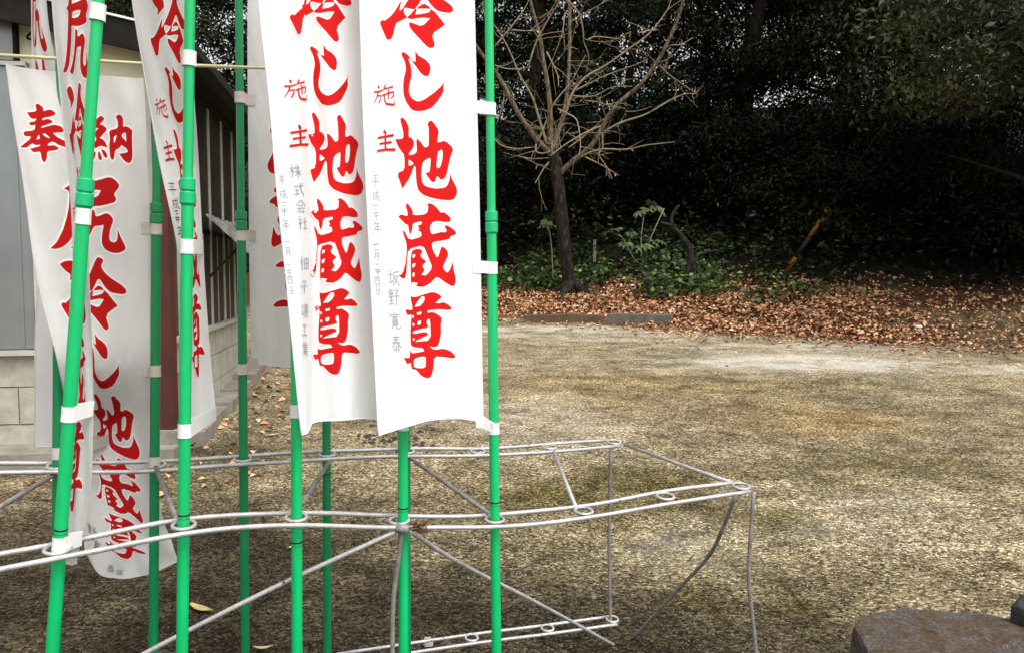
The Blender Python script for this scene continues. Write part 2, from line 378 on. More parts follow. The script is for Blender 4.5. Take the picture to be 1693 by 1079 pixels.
def copy_tree(t, x, y, rz, sc):
    r = t.copy(); C.objects.link(r); r.location = (x, y, float(gz(x, y))-.1); r.rotation_euler = (0, 0, rz); r.scale = (sc, sc, sc*1.0)
    for ch in t.children:
        c = ch.copy(); C.objects.link(c); c.parent = r
    return r
LBL = 'dark evergreen tree with dense glossy leaves in the shaded wood behind the clearing'
fp = []
for i, (x, y, rx, rzz, zc, mm) in enumerate([(3.2, 20.5, 2.8, 3.3, 5.1, 'evergreen'), (-1.6, 21.5, 2.7, 3.4, 5.3, 'evergreen'), (7.4, 18.6, 2.9, 3.1, 4.8, 'evergreen2'), (11.6, 17.5, 2.9, 3.2, 4.9, 'evergreen')]):
    fp.append(forest_tree('evergreen_tree', LBL, x, y, 30+i, rx, rzz, 74, 400, .12, M[mm], zc, .16+.03*i, (-.3, .2, -.1, .3)[i]))
spots = [(-5.4, 22.5), (-8.8, 21), (-12.5, 22.5), (0.8, 24.2), (5.4, 23.6), (9.4, 22.2), (13.5, 21.2), (-3.4, 26), (7.6, 27.4), (16.4, 24.5), (11.8, 26.2), (14.6, 30.2)]
for i, (x, y) in enumerate(spots):
    copy_tree(fp[i % 4], x+random.uniform(-.5, .5), y+random.uniform(-.6, .6), random.uniform(0, 6.28), random.uniform(.9, 1.2))
# taller trees added to shade the wood below, crowns unseen above the picture
tall = forest_tree('added_canopy_tree', 'tall tree added to shade the wood, its crown unseen above the picture', 5.6, 19.6, 90, 4.0, 2.0, 90, 260, .15, M['evergreen'], 10.6, .22, .1, 'tall trees added to shade the wood')
for x, y in ((0.6, 20.6), (10.4, 17.6), (-3.8, 21.0), (15.0, 17.5)):
    copy_tree(tall, x, y, random.uniform(0, 6.28), random.uniform(.95, 1.08))
bush = forest_tree('camellia_bush', 'low bush at the foot of the wood, small leaves coloured dark for shade', 6.9, 16.4, 120, 1.9, 1.7, 60, 280, .10, M['shade_dark_leaf'], 1.8, .05, 0, 'low dark bushes along the wood edge')
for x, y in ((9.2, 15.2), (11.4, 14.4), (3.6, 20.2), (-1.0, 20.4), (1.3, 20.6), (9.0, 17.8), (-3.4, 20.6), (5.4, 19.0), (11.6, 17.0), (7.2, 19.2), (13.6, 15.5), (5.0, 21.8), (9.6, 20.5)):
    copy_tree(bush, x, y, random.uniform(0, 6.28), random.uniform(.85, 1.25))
# the nearer tree whose boughs hang in from the right
forest_tree('broadleaf_tree', 'nearer evergreen with larger leaves, its boughs hanging in at the right edge', 8.6, 12.8, 71, 3.1, 1.5, 74, 200, .14, M['broad'], 4.4, .15, -.3, group=None)

# understory: ivy, fallen leaves, shade-darkened undergrowth
def on_ground(n, x0, x1, dfun):
    X = rng.uniform(x0, x1, n); d = dfun(n, X); Y = border(X)+d; return X, Y, d
N = 46000
X = rng.uniform(-3, 10.5, N); d = rng.uniform(-.7, 4.6, N)+(fbm(X, X*0, .8, 5)-.5)*.9; Y = border(X)+d
dens = np.clip((d+.35)/.6, 0.0, 1)*np.clip(.6+1.0*fbm(X, Y, 1.6, 61), 0, 1)*np.clip((4.2-d)/1.6, .06, 1)*np.clip((7.4-X)/2.2, .3, 1)*np.clip((X+4)/2, .2, 1)
keep = rng.random(N) < dens; X, Y = X[keep], Y[keep]; n = len(X)
c = np.stack([X, Y, gz(X, Y)+.012+rng.random(n)*.05], 1)
ax = np.stack([rng.normal(size=n), rng.normal(size=n), rng.normal(size=n)*.35], 1)
nor = np.array([0, -.15, 1])+rng.normal(size=(n, 3))*.42
tag(leafcloud('fallen_leaves', c, ax, nor, .04+.075*rng.random(n)**1.5, .028+.042*rng.random(n), M['fallen'], fold=.25, droop=.15), 'drift of dry russet fallen leaves along the foot of the wood', 'fallen leaves', kind='stuff')
# stray leaves on the gravel
n = 1300
X = np.concatenate([rng.uniform(-1.5, 7, 1050), rng.uniform(-3.1, -1.6, 250)]); Y = np.concatenate([border(X[:1050])-rng.exponential(.5, 1050), rng.uniform(4.5, 9.5, 250)])
c = np.stack([X, Y, gz(X, Y)+.012], 1); ax = rng.normal(size=(n, 3))*np.array([1, 1, .2]); nor = np.array([0, 0, 1])+rng.normal(size=(n, 3))*.3
tag(leafcloud('stray_leaves', c, ax, nor, .05+.05*rng.random(n), .03+.03*rng.random(n), M['fallen'], fold=.25, droop=.15), 'thin scatter of dry leaves blown over the gravel and along the wall', 'fallen leaves', kind='stuff')
N = 24000
X = rng.uniform(-4, 6.5, N); d = 1.9+rng.random(N)**1.1*4.6+(fbm(X, X*0, .7, 9)-.5)*1.6; Y = border(X)+d
keep = rng.random(N) < np.clip((5.6-X)/2.5, .05, 1)*np.clip((d-1.5)/.8, 0, 1)*(fbm(X, Y, .9, 33) > .36)
X, Y, d = X[keep], Y[keep], d[keep]; n = len(X)
c = np.stack([X, Y, gz(X, Y)+.02+rng.random(n)*.26*(.5+fbm(X, Y, 1.1, 41))], 1)
ax = rng.normal(size=(n, 3))*np.array([1, 1, .4])+np.array([0, -.4, -.1]); nor = np.array([0, -.45, 1])+rng.normal(size=(n, 3))*.4
tag(leafcloud('ivy', c, ax, nor, .07+.07*rng.random(n), .06+.05*rng.random(n), M['ivy'], fold=.1, tone=np.clip(rng.random(n)**1.6, 0, 1)), 'low green ivy covering the bank under the trees', 'ground cover', kind='stuff')
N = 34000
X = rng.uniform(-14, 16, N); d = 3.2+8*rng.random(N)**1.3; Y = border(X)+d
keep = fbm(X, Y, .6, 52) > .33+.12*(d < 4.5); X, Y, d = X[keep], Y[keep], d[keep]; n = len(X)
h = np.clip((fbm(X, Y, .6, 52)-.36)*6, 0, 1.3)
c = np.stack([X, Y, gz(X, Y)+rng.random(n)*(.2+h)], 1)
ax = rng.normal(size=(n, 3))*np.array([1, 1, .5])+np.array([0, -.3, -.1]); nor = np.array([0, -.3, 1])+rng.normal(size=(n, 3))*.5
tag(leafcloud('undergrowth', c, ax, nor, .10+.09*rng.random(n), .05+.04*rng.random(n), M['shade_dark_leaf'], fold=.12), 'bushy undergrowth under the trees, its colour darkened for shade', 'undergrowth', kind='stuff')

# ------------------------------------------------------------------ bare tree
def bare_tree():
    Z = 15.2
    base = G(945, 488); Z = base[1]
    t = thing('bare_tree', 'bare tree with dark trunk and pale leafless twigs at the edge of the fallen leaves', 'tree', base)
    def zp(a, b): return 790+a/3.596, b/3.596            # coordinates measured in an enlargement
    def px(pts, dz): return [P(*zp(a, b), Z+q) for (a, b), q in zip(pts, dz)]
    tr = MB()
    tp = spline([P(946, 494, Z), P(943, 470, Z), P(936, 430, Z), P(931, 380, Z), P(926, 330, Z), P(921, 292, Z), P(917, 266, Z), P(914, 248, Z+.05)], 5)
    tp[0][2] -= .1
    k = np.linspace(0, 1, len(tp)); r = .132*(1-.15*k)+.13*np.exp(-k*20)
    tr.tube(tp, r, 14, jit=.16)
    for a in (-.6, .5, 1.7, 2.9, 4.2):                    # root flare
        d = np.array([math.cos(a), math.sin(a), 0]); p0 = base+np.array([0, 0, .22])
        q = [p0+d*.08, p0+d*.26-np.array([0, 0, .13]), p0+d*.52-np.array([0, 0, .24]), p0+d*.75-np.array([0, 0, .36])]
        tr.tube(spline(q, 3), np.linspace(.12, .03, 10), 7, jit=.2)
    tr.build('trunk', M['bark_dark'], t, True)
    main = [([(500, 960), (420, 900), (350, 830), (250, 690), (160, 520), (90, 410), (0, 290), (-90, 120), (-140, -60)], .062, -.5),
            ([(440, 930), (432, 820), (430, 700), (420, 540), (390, 360), (365, 200), (310, 0), (285, -150)], .064, .3),
            ([(470, 930), (465, 830), (500, 720), (530, 560), (545, 300), (545, 60), (538, -140)], .060, .8),
            ([(470, 1060), (520, 1000), (600, 930), (690, 850), (760, 720), (830, 620), (960, 510), (1060, 380), (1110, 290), (1170, 160), (1225, 0), (1265, -150)], .060, -.7)]
    sec = [[(410, 860), (360, 690), (320, 570), (250, 450), (200, 330), (150, 230), (90, 140), (20, 60)],
           [(350, 860), (400, 740), (450, 620), (530, 520), (560, 480), (640, 330)],
           [(520, 690), (560, 560), (640, 460), (760, 390), (900, 290), (1020, 200), (1100, 100), (1140, 30), (1160, -60)],
           [(600, 940), (720, 890), (880, 890), (1000, 865), (1170, 845)], [(740, 790), (850, 730), (1000, 680), (1140, 600), (1230, 560), (1310, 560)],
           [(1080, 390), (1130, 440), (1200, 490), (1300, 560)], [(345, 860), (350, 905), (400, 910), (450, 880), (500, 750), (560, 735)],
           [(300, 400), (340, 270), (400, 150), (490, 0), (520, -60)], [(560, 570), (620, 577), (700, 570), (800, 520), (920, 515)],
           [(580, 540), (660, 500), (760, 450), (900, 400), (1000, 360)], [(640, 935), (740, 985), (840, 1045)], [(100, 830), (150, 870), (240, 885), (340, 875)],
           [(100, 280), (200, 160), (280, 50), (310, -20)], [(370, 110), (430, 70), (500, 20), (540, -20)], [(570, 115), (640, 80), (690, 50), (780, 0)],
           [(530, 0), (600, 80), (625, 180), (630, 250), (660, 340), (640, 440)], [(740, 790), (742, 880), (720, 920), (770, 1000), (800, 1065)],
           [(130, 450), (155, 520), (150, 620), (110, 740)], [(440, 950), (400, 990), (370, 1040), (340, 1090)], [(540, 880), (620, 820), (700, 750), (760, 700)],
           [(200, 180), (290, 185), (370, 180)], [(410, 310), (450, 390), (475, 450), (480, 520)], [(480, 650), (540, 680), (590, 720), (610, 850), (600, 930)],
           [(850, 720), (870, 690), (882, 655)], [(640, 600), (720, 610), (800, 640)], [(450, 380), (500, 330), (535, 270)], [(100, 390), (170, 410), (250, 410), (320, 395)],
           [(240, 930), (320, 945), (420, 940)], [(1150, 270), (1210, 265), (1280, 225)], [(905, 190), (905, 265)], [(650, 240), (700, 220), (800, 228), (850, 235)],
           [(730, 750), (640, 790), (520, 860), (430, 930)], [(1000, 360), (1010, 320), (1005, 285)], [(1060, 180), (1000, 185), (950, 200)], [(560, 120), (520, 80), (510, 150), (495, 230)]]
    rr = random.Random(5); paths = []
    for pts, r0, sl in main:
        n = len(pts); q = spline(px(pts, [sl*i/(n-1) for i in range(n)]), 4)
        rq = np.linspace(r0, .024, len(q)); rq[:3] *= np.array([.45, .75, .92]); q[0] += np.array([0, .1, -.1]); b = MB(); b.tube(q, rq, 8, jit=.12); b.build('branch', M['bark'], t, True); paths.append(q)
    tw = MB()
    for pts in sec:
        n = len(pts); sl = rr.uniform(-.9, .4); s0 = rr.uniform(-.5, .1)
        q = spline(px(pts, [s0+sl*i/(n-1) for i in range(n)]), 4)
        L = np.linalg.norm(np.diff(q, axis=0), axis=1).sum()
        b = MB(); r0 = min(.030, .011+.006*L); b.tube(q, np.linspace(r0, .0065, len(q)), 5); b.build('branch', M['twig'], t, True); paths.append(q)
    for q in paths:
        L = np.linalg.norm(np.diff(q, axis=0), axis=1).sum()
        for k in range(int(L*2.2)+1):
            i = rr.randrange(1, len(q)-1) if len(q) > 2 else 0
            dv = q[min(i+1, len(q)-1)]-q[i-1]; dv /= np.linalg.norm(dv)+1e-9
            d = dv*.6+np.array([rr.gauss(0, .8), rr.gauss(0, .6), rr.gauss(.15, .6)]); d /= np.linalg.norm(d)
            l = rr.uniform(.15, .6); bend = np.array([rr.gauss(0, .15), rr.gauss(0, .15), rr.gauss(0, .15)])
            pp = [q[i]+d*l*s+bend*s*s for s in (0, .4, .75, 1)]
            tw.tube(pp, [.0075, .006, .005, .0035], 4, caps=False)
            if rr.random() < .5:
                d2 = d+np.array([rr.gauss(0, .6), rr.gauss(0, .5), rr.gauss(0, .5)]); tw.tube([pp[2], pp[2]+d2*.1, pp[2]+d2*.2], [.005, .004, .003], 4, caps=False)
    tw.build('twigs', M['twig'], t)['kind'] = 'stuff'
    # a few withered leaves still hanging
    n = 60; pts = np.array([q[rr.randrange(len(q))] for q in (paths*3)[:n]])
    o = leafcloud('withered_leaves', pts, runit(n)*np.array([1, 1, .3])+np.array([0, 0, -.8]), runit(n), .07, .045, M['fallen'], t); o['kind'] = 'stuff'
bare_tree()

# ------------------------------------------------------------------ shrubs at the edge of the wood
def palmate_mesh():
    me = bpy.data.meshes.new('leaf'); v = [(0, 0, 0)]; f = []; L = 8
    for k in range(L):
        a = -2.3+4.6*k/(L-1); ln = .21*(1-.25*abs(a)/2.3)
        d = np.array([math.sin(a), math.cos(a), 0]); s = np.array([d[1], -d[0], 0]); i = len(v)
        v += [tuple(d*ln*.35+s*.018), tuple(d*ln*.65+s*.034+np.array([0, 0, -.01])), tuple(d*ln+np.array([0, 0, -.045])), tuple(d*ln*.65-s*.034+np.array([0, 0, -.01])), tuple(d*ln*.35-s*.018), tuple(d*ln*.65+np.array([0, 0, -.025]))]
        f += [(0, i, i+5), (i, i+1, i+5), (i+1, i+2, i+5), (i+2, i+3, i+5), (i+3, i+4, i+5), (i+4, 0, i+5)]
    me.from_pydata(v, [], f); me.materials.append(M['palm']); return me
M['palm'] = mat('palmate_leaf', (.065, .095, .032), (.105, .14, .055), scale=9, rough=.45, spec=.3)
def fatsia(label, base_px, Y, tips, stems):
    b0 = P(*base_px, Y); b0[2] = float(gz(b0[0], b0[1])); t = thing('fatsia_shrub', label, 'shrub', b0)
    me = palmate_mesh(); s = MB()
    for path in stems: s.tube(spline([P(a, b, Y+dz) if i else b0 for i, (a, b, dz) in enumerate(path)], 4), .012, 5)
    s.build('stem', M['twig'], t, True)
    for (a, b, dz, sc, roll) in tips:
        o = link('leaf', me, t, world=False); p = P(a, b, Y+dz)-b0
        o.location = p; o.scale = (sc,)*3
        o.rotation_euler = (R(-35+random.uniform(-18, 18)), R(random.uniform(-20, 20)), R(180+roll))
fatsia('shrub with whorls of broad palmate leaves, right of the bare tree', (1075, 480), 17.0,
       [(1035, 402, -.3, 1, -40), (1050, 408, -.4, 1.05, -10), (1066, 405, -.3, 1.1, 10), (1082, 400, -.2, .9, 50), (1092, 398, .1, .9, 70), (1058, 350, 0, 1.0, -30), (1070, 345, .1, 1, 20),
        (1085, 342, .2, .95, 40), (1078, 335, .2, .9, 150), (1095, 350, .1, .8, 80), (1005, 382, .5, .9, -60), (1020, 378, .6, .9, -20), (1045, 385, .5, .9, 10)],
       [[(0, 0, 0), (1070, 440, 0), (1072, 405, -.2), (1098, 345, 0)], [(0, 0, 0), (1062, 430, 0), (1060, 395, 0), (1065, 352, 0)], [(0, 0, 0), (1050, 430, .3), (1030, 395, .5), (1015, 385, .5)]])
fatsia('small palmate leaved shrub just left of the bare tree trunk', (915, 450), 16.9,
       [(896, 372, 0, .8, -50), (905, 368, 0, .9, 0), (915, 372, 0, .8, 40), (908, 358, .1, .8, 170), (922, 380, 0, .7, 70)], [[(0, 0, 0), (912, 410, 0), (906, 368, 0)]])
def sapling():
    Y = 15.6; b0 = P(1128, 482, Y); t = thing('crooked_sapling', 'thin crooked bare sapling bending left above the leaves', 'tree', b0)
    b = MB(); q = spline([P(1128, 485, Y), P(1135, 455, Y), P(1143, 432, Y), P(1138, 408, Y), P(1122, 385, Y), P(1108, 373, Y), P(1092, 369, Y)], 5); b.tube(q, np.linspace(.085, .03, len(q)), 8, jit=.2)
    q = spline([P(1112, 375, Y), P(1110, 362, Y), P(1116, 348, Y), P(1123, 340, Y)], 4); b.tube(q, np.linspace(.045, .03, len(q)), 6)
    b.build('trunk', M['bark_grey'], t, True)
    b = MB(); q = spline([P(1142, 430, Y), P(1160, 420, Y), P(1180, 415, Y), P(1196, 417, Y)], 4); b.tube(q, np.linspace(.03, .015, len(q)), 6)
    q = spline([P(1140, 425, Y), P(1148, 432, Y), P(1150, 436, Y)], 4); b.tube(q, .015, 5); b.build('branch', M['bark_grey'], t, True)
M['bark_grey'] = mat('grey_bark', (.014, .012, .010), (.036, .031, .025), scale=12, rough=.95, bump=.5, spec=.06)
sapling()
def stake():
    a = P(983, 418, 17.5); a[2] -= .2; b = MB(); b.tube([a, P(983, 396, 17.5)], .035, 6)
    tag(b.build('wooden_stake', mat('grey_wood', (.16, .13, .11), (.24, .2, .17), rough=.9)), 'short grey wooden stake standing in the ivy right of the bare trunk', 'stake')
stake()
def guard():
    Y = 15.0; A = G(1298, 452); B = P(1356, 365, A[1]-.3); g = thing('guy_wire_guard', 'leaning yellow and black striped guard on a guy wire at the wood edge', 'cable guard', A)
    A2 = A+(A-B)*.15; d = B-A2
    y_ = mat('guard_yellow', (.26, .115, .01), (.18, .075, .01), scale=20, rough=.6); k_ = mat('guard_black', (.012, .012, .011), rough=.7)
    seg = [(0, .16, k_), (.16, .40, y_), (.40, .68, k_), (.68, 1.0, y_)]
    for s0, s1, m in seg:
        b = MB(); b.tube([A2+d*s0, A2+d*s1], .042, 10); b.build('stripe', m, g, True)
    b = MB(); b.tube([B, B+d*6], .004, 5); b.build('wire', k_, g)
guard()
def kerbs():
    for (x0, x1, y0, y1, lab, c1, c2, sk) in ((868, 1000, 516, 534, 'long low brown edging board half buried in the fallen leaves', (.11, .07, .038), (.065, .045, .028), .05), (1003, 1111, 516, 538, 'grey concrete edging block at the foot of the leaf bank', (.135, .115, .088), (.085, .072, .058), 0)):
        p, q = G(x0, y1), G(x1, y1-2); d = (q-p); d[2] = 0; L = np.linalg.norm(d); d /= L; n = np.array([-d[1], d[0], 0]); h = (y1-y0-4)*p[1]/FPX
        bm = bmesh.new(); z0 = p[2]-.1
        for k in range(9):
            for (yy, zz) in ((0, -.05), (0, h+.1), (.015, h+.115), (.13, h+.115), (.14, h+.1), (.14, -.05)):
                s = k/8; w_ = random.uniform(-.008, .008); bm.verts.new(p+d*L*s+n*(yy+w_)+np.array([0, 0, zz-.1+w_+(-sk*abs(s-.5))]))
        bm.verts.ensure_lookup_table()
        for k in range(8):
            for j in range(6): bm.faces.new([bm.verts[k*6+j], bm.verts[k*6+(j+1) % 6], bm.verts[k*6+6+(j+1) % 6], bm.verts[k*6+6+j]])
        bm.faces.new([bm.verts[j] for j in range(6)]); bm.faces.new([bm.verts[48+j] for j in range(5, -1, -1)])
        bmesh.ops.recalc_face_normals(bm, faces=bm.faces)
        me = bpy.data.meshes.new('edging'); bm.to_mesh(me); bm.free(); me.materials.append(mat('edging', c1, c2, scale=7, rough=.9, bump=.4))
        tag(link('edging_block', me), lab, 'edging')
kerbs()

# ------------------------------------------------------------------ building
def building():
    cx, cy = -2.42, 5.72
    s = np.array([-.165, .986, 0]); t = np.array([-.986, -.165, 0]); up = np.array([0, 0, 1.])
    nf, ns = -s, -t                                              # outward normals of front and side
    O = np.array([cx, cy, 0.])
    def FP(px, py, off=0):
        d = ray(px, py); o = np.array([0, 0, CAM_H]); k = ((O+nf*off-o).dot(nf))/d.dot(nf); p = o+d*k; return (p-O).dot(t), p[2]
    def SPn(px, py, off=0):
        d = ray(px, py); o = np.array([0, 0, CAM_H]); k = ((O+ns*off-o).dot(ns))/d.dot(ns); p = o+d*k; return (p-O).dot(s), p[2]
    B = thing('shed', 'cream shed with dark low pitched roof, block base and tall dark side windows', 'building', O)
    cream = mat('cream_wall', (.80, .77, .56), (.74, .70, .50), scale=3, rough=.8)
    blk = mat('concrete_block', (.44, .42, .34), (.32, .30, .245), scale=9, rough=.95, bump=.5, bscale=90)
    black = mat('black_fascia', (.010, .009, .008), (.018, .016, .014), rough=.8, spec=.1)
    gutter = mat('dark_gutter', (.018, .017, .016), (.03, .028, .026), rough=.8, spec=.12)
    steel = mat('steel_panel', (.27, .29, .285), (.20, .215, .21), scale=1.5, rough=.35, metal=.55)
    trim = mat('aluminium_trim', (.52, .51, .47), (.42, .41, .37), scale=5, rough=.45, metal=.3)
    glass = mat('dark_glass', (.016, .016, .014), (.04, .034, .022), scale=2, rough=.45, spec=.12)
    white = mat('white_trim', (.75, .75, .73), rough=.6)
    redp = mat('red_oxide_post', (.085, .018, .013), (.055, .015, .011), scale=8, rough=.6, bump=.1)
    conc = mat('weathered_concrete', (.27, .25, .20), (.17, .155, .125), scale=6, rough=.95, bump=.6, bscale=40)
    # heights
    sill_f = FP(30, 578)[1]; s0, sill_s = SPn(346, 545)
    sE, zE = SPn(391, 207, .22)
    send = SPn(430, 600)[0]
    sEnd = max(sE+.25, 3.3); zE = 2.90
    zg = .13
    print('shed', sill_f, sill_s, sE, zE, send)
    # front base: blocks
    course = (sill_f-zg+.06)/3
    for r_ in range(3):
        a = -.02-(.2 if r_ % 2 else 0)
        while a < 2.4:
            a0, a1 = max(a, -.02), min(a+.40, 2.4)
            if a1-a0 > .05:
                b = MB(); j = random.uniform(-.004, .004); b.box(O, t, nf, up, (a0+.005, a1-.005), (-.12, .0+j), (zg-.06+course*r_+.005, zg-.06+course*(r_+1)-.005)); b.build('block', blk, B)
            a += .40
    b = MB(); b.box(O, t, nf, up, (-.015, 2.4), (-.13, -.012), (zg-.1, sill_f-.003)); b.build('mortar', conc, B)
    # side base: blocks
    cs = (sill_s-.14)/3
    for r_ in range(3):
        a = .14+(.2 if r_ % 2 else 0)
        while a < sEnd:
            b = MB(); j = random.uniform(-.004, .004); a1 = min(a+.40, sEnd); b.box(O, s, ns, up, (a+.005, a1-.005), (-.12, j), (.14+cs*r_+.005, .14+cs*(r_+1)-.005)); b.build('block', blk, B); a += .40
    b = MB(); b.box(O, s, ns, up, (.13, sEnd), (-.13, -.012), (0, sill_s-.003)); b.build('mortar', conc, B)
    # front wall above the blocks (gable): polygon following the roof
    rise = .20
    zr = lambda a: zE-.03+rise*(a+.22)
    b = MB(); v = []
    for dd in (-.10, .0):
        for a, z in ((0, sill_f), (4.2, sill_f), (4.2, zr(4.2)-.02), (0, zr(0)-.02)): v.append(O+t*a+nf*(dd-.02)+up*z)
    b.add(v, [(0, 1, 2, 3), (7, 6, 5, 4), (0, 4, 5, 1), (2, 6, 7, 3), (1, 5, 6, 2), (0, 3, 7, 4)]); b.build('wall', cream, B)
    # steel sliding door panel at the left with its frame, upper light
    aL, _ = FP(57, 400); aF, zt = FP(46, 112); aU, zu0 = FP(30, 108); zu1 = FP(10, 22)[1]
    dr = MB(); dr.box(O, t, nf, up, (aF, aF+1.2), (-.02, .015), (sill_f+.01, zt)); dr = dr.build('shutter_panel', steel, B)
    for k in range(4):
        b = MB(); b.box(O, t, nf, up, (aF+.08+.3*k, aF+.10+.3*k), (.015, .022), (sill_f+.03, zt-.02)); b.build('rib', steel, dr)
    b = MB(); b.box(O, t, nf, up, (aL, aF-.003), (-.02, .04), (sill_f+.005, zt+.03)); b.box(O, t, nf, up, (aF-.003, aF+1.2), (-.02, .04), (zt+.003, zt+.03)); b.box(O, t, nf, up, (aL-.02, 2.4), (-.0, .05), (sill_f-.035, sill_f)); b.build('frame', trim, B)
    b = MB(); b.box(O, t, nf, up, (aU+.02, aU+1), (-.02, .012), (zu0+.03, zu1)); b.build('upper_panel', steel, B)
    b = MB(); b.box(O, t, nf, up, (aU-.005, aU+.018), (-.02, .03), (zu0, zu1+.02)); b.build('mullion', black, B)
    # small hook and cable under the verge
    p = O+t*(aU-.12)+nf*.05+up*(zu1-.12); b = MB(); b.tube(spline([p, p+t*.04-up*.05, p-t*.05-up*.07, p-t*.03-up*.16, p-t*.10-up*.12], 5), .008, 5); b.build('cable', black, B)
    # roof slab with dark verge and pale drip edge
    def slab(name, m, a0, a1, d0, d1, z0, z1):
        q = MB(); v = [O+t*a+nf*dd+up*(zr(a)+zz) for zz in (z0, z1) for dd in (d0, d1) for a in (a0, a1)]
        q.add(v, [(0, 2, 3, 1), (4, 5, 7, 6), (0, 1, 5, 4), (2, 6, 7, 3), (0, 4, 6, 2), (1, 3, 7, 5)]); return q.build(name, m, B)
    slab('roof', gutter, -.22, 4.3, -sEnd-.2, .15, .02, .07)
    slab('fascia', black, -.22, 4.3, .153, .18, -.10, .085)
    slab('soffit', black, -.20, 4.3, -.0, .15, -.03, .018)
    slab('drip_edge', white, -.24, 4.3, .13, .195, .088, .102)
    b = MB(); b.box(O, s, ns, up, (-.42, sEnd+.2), (.19, .29), (zE-.08, zE-.013)); b.build('gutter', gutter, B)
    b = MB(); b.box(O, s, ns, up, (-.38, sEnd+.2), (.0, .188), (zE-.05, zE-.02)); b.build('eave_soffit', black, B)
    # side windows: panes between pale mullions
    mull = [SPn(x, 400)[0] for x in (300, 323.5, 349, 370, 387)]+[sEnd-.05]
    top = zE-.10
    b = MB(); b.box(O, s, ns, up, (.12, sEnd), (-.02, .05), (sill_s, sill_s+.035)); b.build('sill', trim, B)
    b = MB(); b.box(O, s, ns, up, (.12, sEnd), (-.02, .04), (top, zE-.052)); b.build('lintel', black, B)
    for i in range(len(mull)-1):
        wd = MB(); m0, m1 = mull[i], mull[i+1]; wd.box(O, s, ns, up, (m0-.03, m0+.03), (-.03, .004), (sill_s+.036, top-.001)); wd = wd.build('window_frame', trim, B)
        zz = sill_s+(top-sill_s)*.44
        b = MB(); b.box(O, s, ns, up, (m0+.03, m1-.03), (-.03, -.006), (sill_s+.036, zz-.02)); b.box(O, s, ns, up, (m0+.03, m1-.03), (-.03, -.006), (zz+.02, top)); b.build('pane', glass, wd)
        b = MB(); b.box(O, s, ns, up, (m0+.031, m1-.031), (-.04, .0), (zz-.019, zz+.019)); b.build('sash_rail', black, wd)
        b = MB(); mid = (m0+m1)/2; b.box(O, s, ns, up, (mid-.012, mid+.012), (-.031, -.002), (sill_s+.037, zz-.021)); b.build('sash_bar', trim, wd)
    b = MB(); b.box(O, s, ns, up, (sEnd-.04, sEnd+.05), (-.1, .02), (sill_s, zE)); b.build('corner_post', trim, B); b = MB(); b.box(O, s, ns, up, (.0, .1), (-.1, .0), (sill_f, zE-.06)); b.build('corner_post', trim, B)
    b = MB(); b.box(O, s, ns, up, (sEnd-.08, sEnd), (-4, -.13), (.1, zE)); b.build('rear_wall', cream, B)
    # tilted corrugated awning sheet
    a0, za = SPn(332, 360); a1, _ = SPn(392, 372); n = 25; v = []
    for k in range(n):
        sq = a0+(a1-a0)*k/(n-1); w_ = .016*math.sin(k*math.pi/1.5)
        for (yy, zz) in ((.04, za+.02), (.38, za-.30)):
            for th in (0, .006): v.append(O+s*sq+ns*yy+up*(zz+w_+th))
    f = []
    for k in range(n-1):
        i = k*4; f += [(i, i+4, i+6, i+2), (i+1, i+3, i+7, i+5), (i, i+1, i+5, i+4), (i+2, i+6, i+7, i+3)]
    b = MB(); b.add(v, f+[(0, 2, 3, 1), (4*n-4, 4*n-3, 4*n-1, 4*n-2)]); b.build('awning', mat('corrugated_sheet', (.32, .31, .29), (.10, .095, .09), scale=14, rough=.5, metal=.3), B)
    b = MB(); b.tube([O+s*a1+ns*.04+up*(za-.5), O+s*a1+ns*.33+up*(za-.28)], .012, 6); b.tube([O+s*(a0+.1)+ns*.04+up*(za-.5), O+s*(a0+.1)+ns*.33+up*(za-.2)], .012, 6); b.build('awning_strut', black, B)
    # red post at the corner on its footing
    p = P(281, 722, 5.62); b = MB(); b.box((p[0], p[1], 0), (1, 0, 0), (0, 1, 0), up, (-.047, .047), (-.045, .045), (p[2]+.06, zE+.02)); b.build('post', redp, B)
    b = MB(); b.box((p[0], p[1], 0), (1, 0, 0), (0, 1, 0), up, (-.085, .085), (-.085, .085), (.0, p[2]+.06)); b.build('footing', conc, B)
    # foundation kerb stones along the side, ground slab along the front
    k = .12; 
    while k < send+.5:
        L = random.uniform(.5, .7); b = MB(); b.box(O, s, ns, up, (k, k+L-.015), (.0, .2+random.uniform(-.02, .02)), (.0, float(gz(*(O+s*k+ns*.1)[:2]))+.10+random.uniform(-.015, .015))); b.build('kerb_stone', conc, B); k += L
    b = MB(); b.box(O, t, nf, up, (-.1, 3), (.001, .34), (0, .19)); b.build('foundation_strip', conc, B)
building()

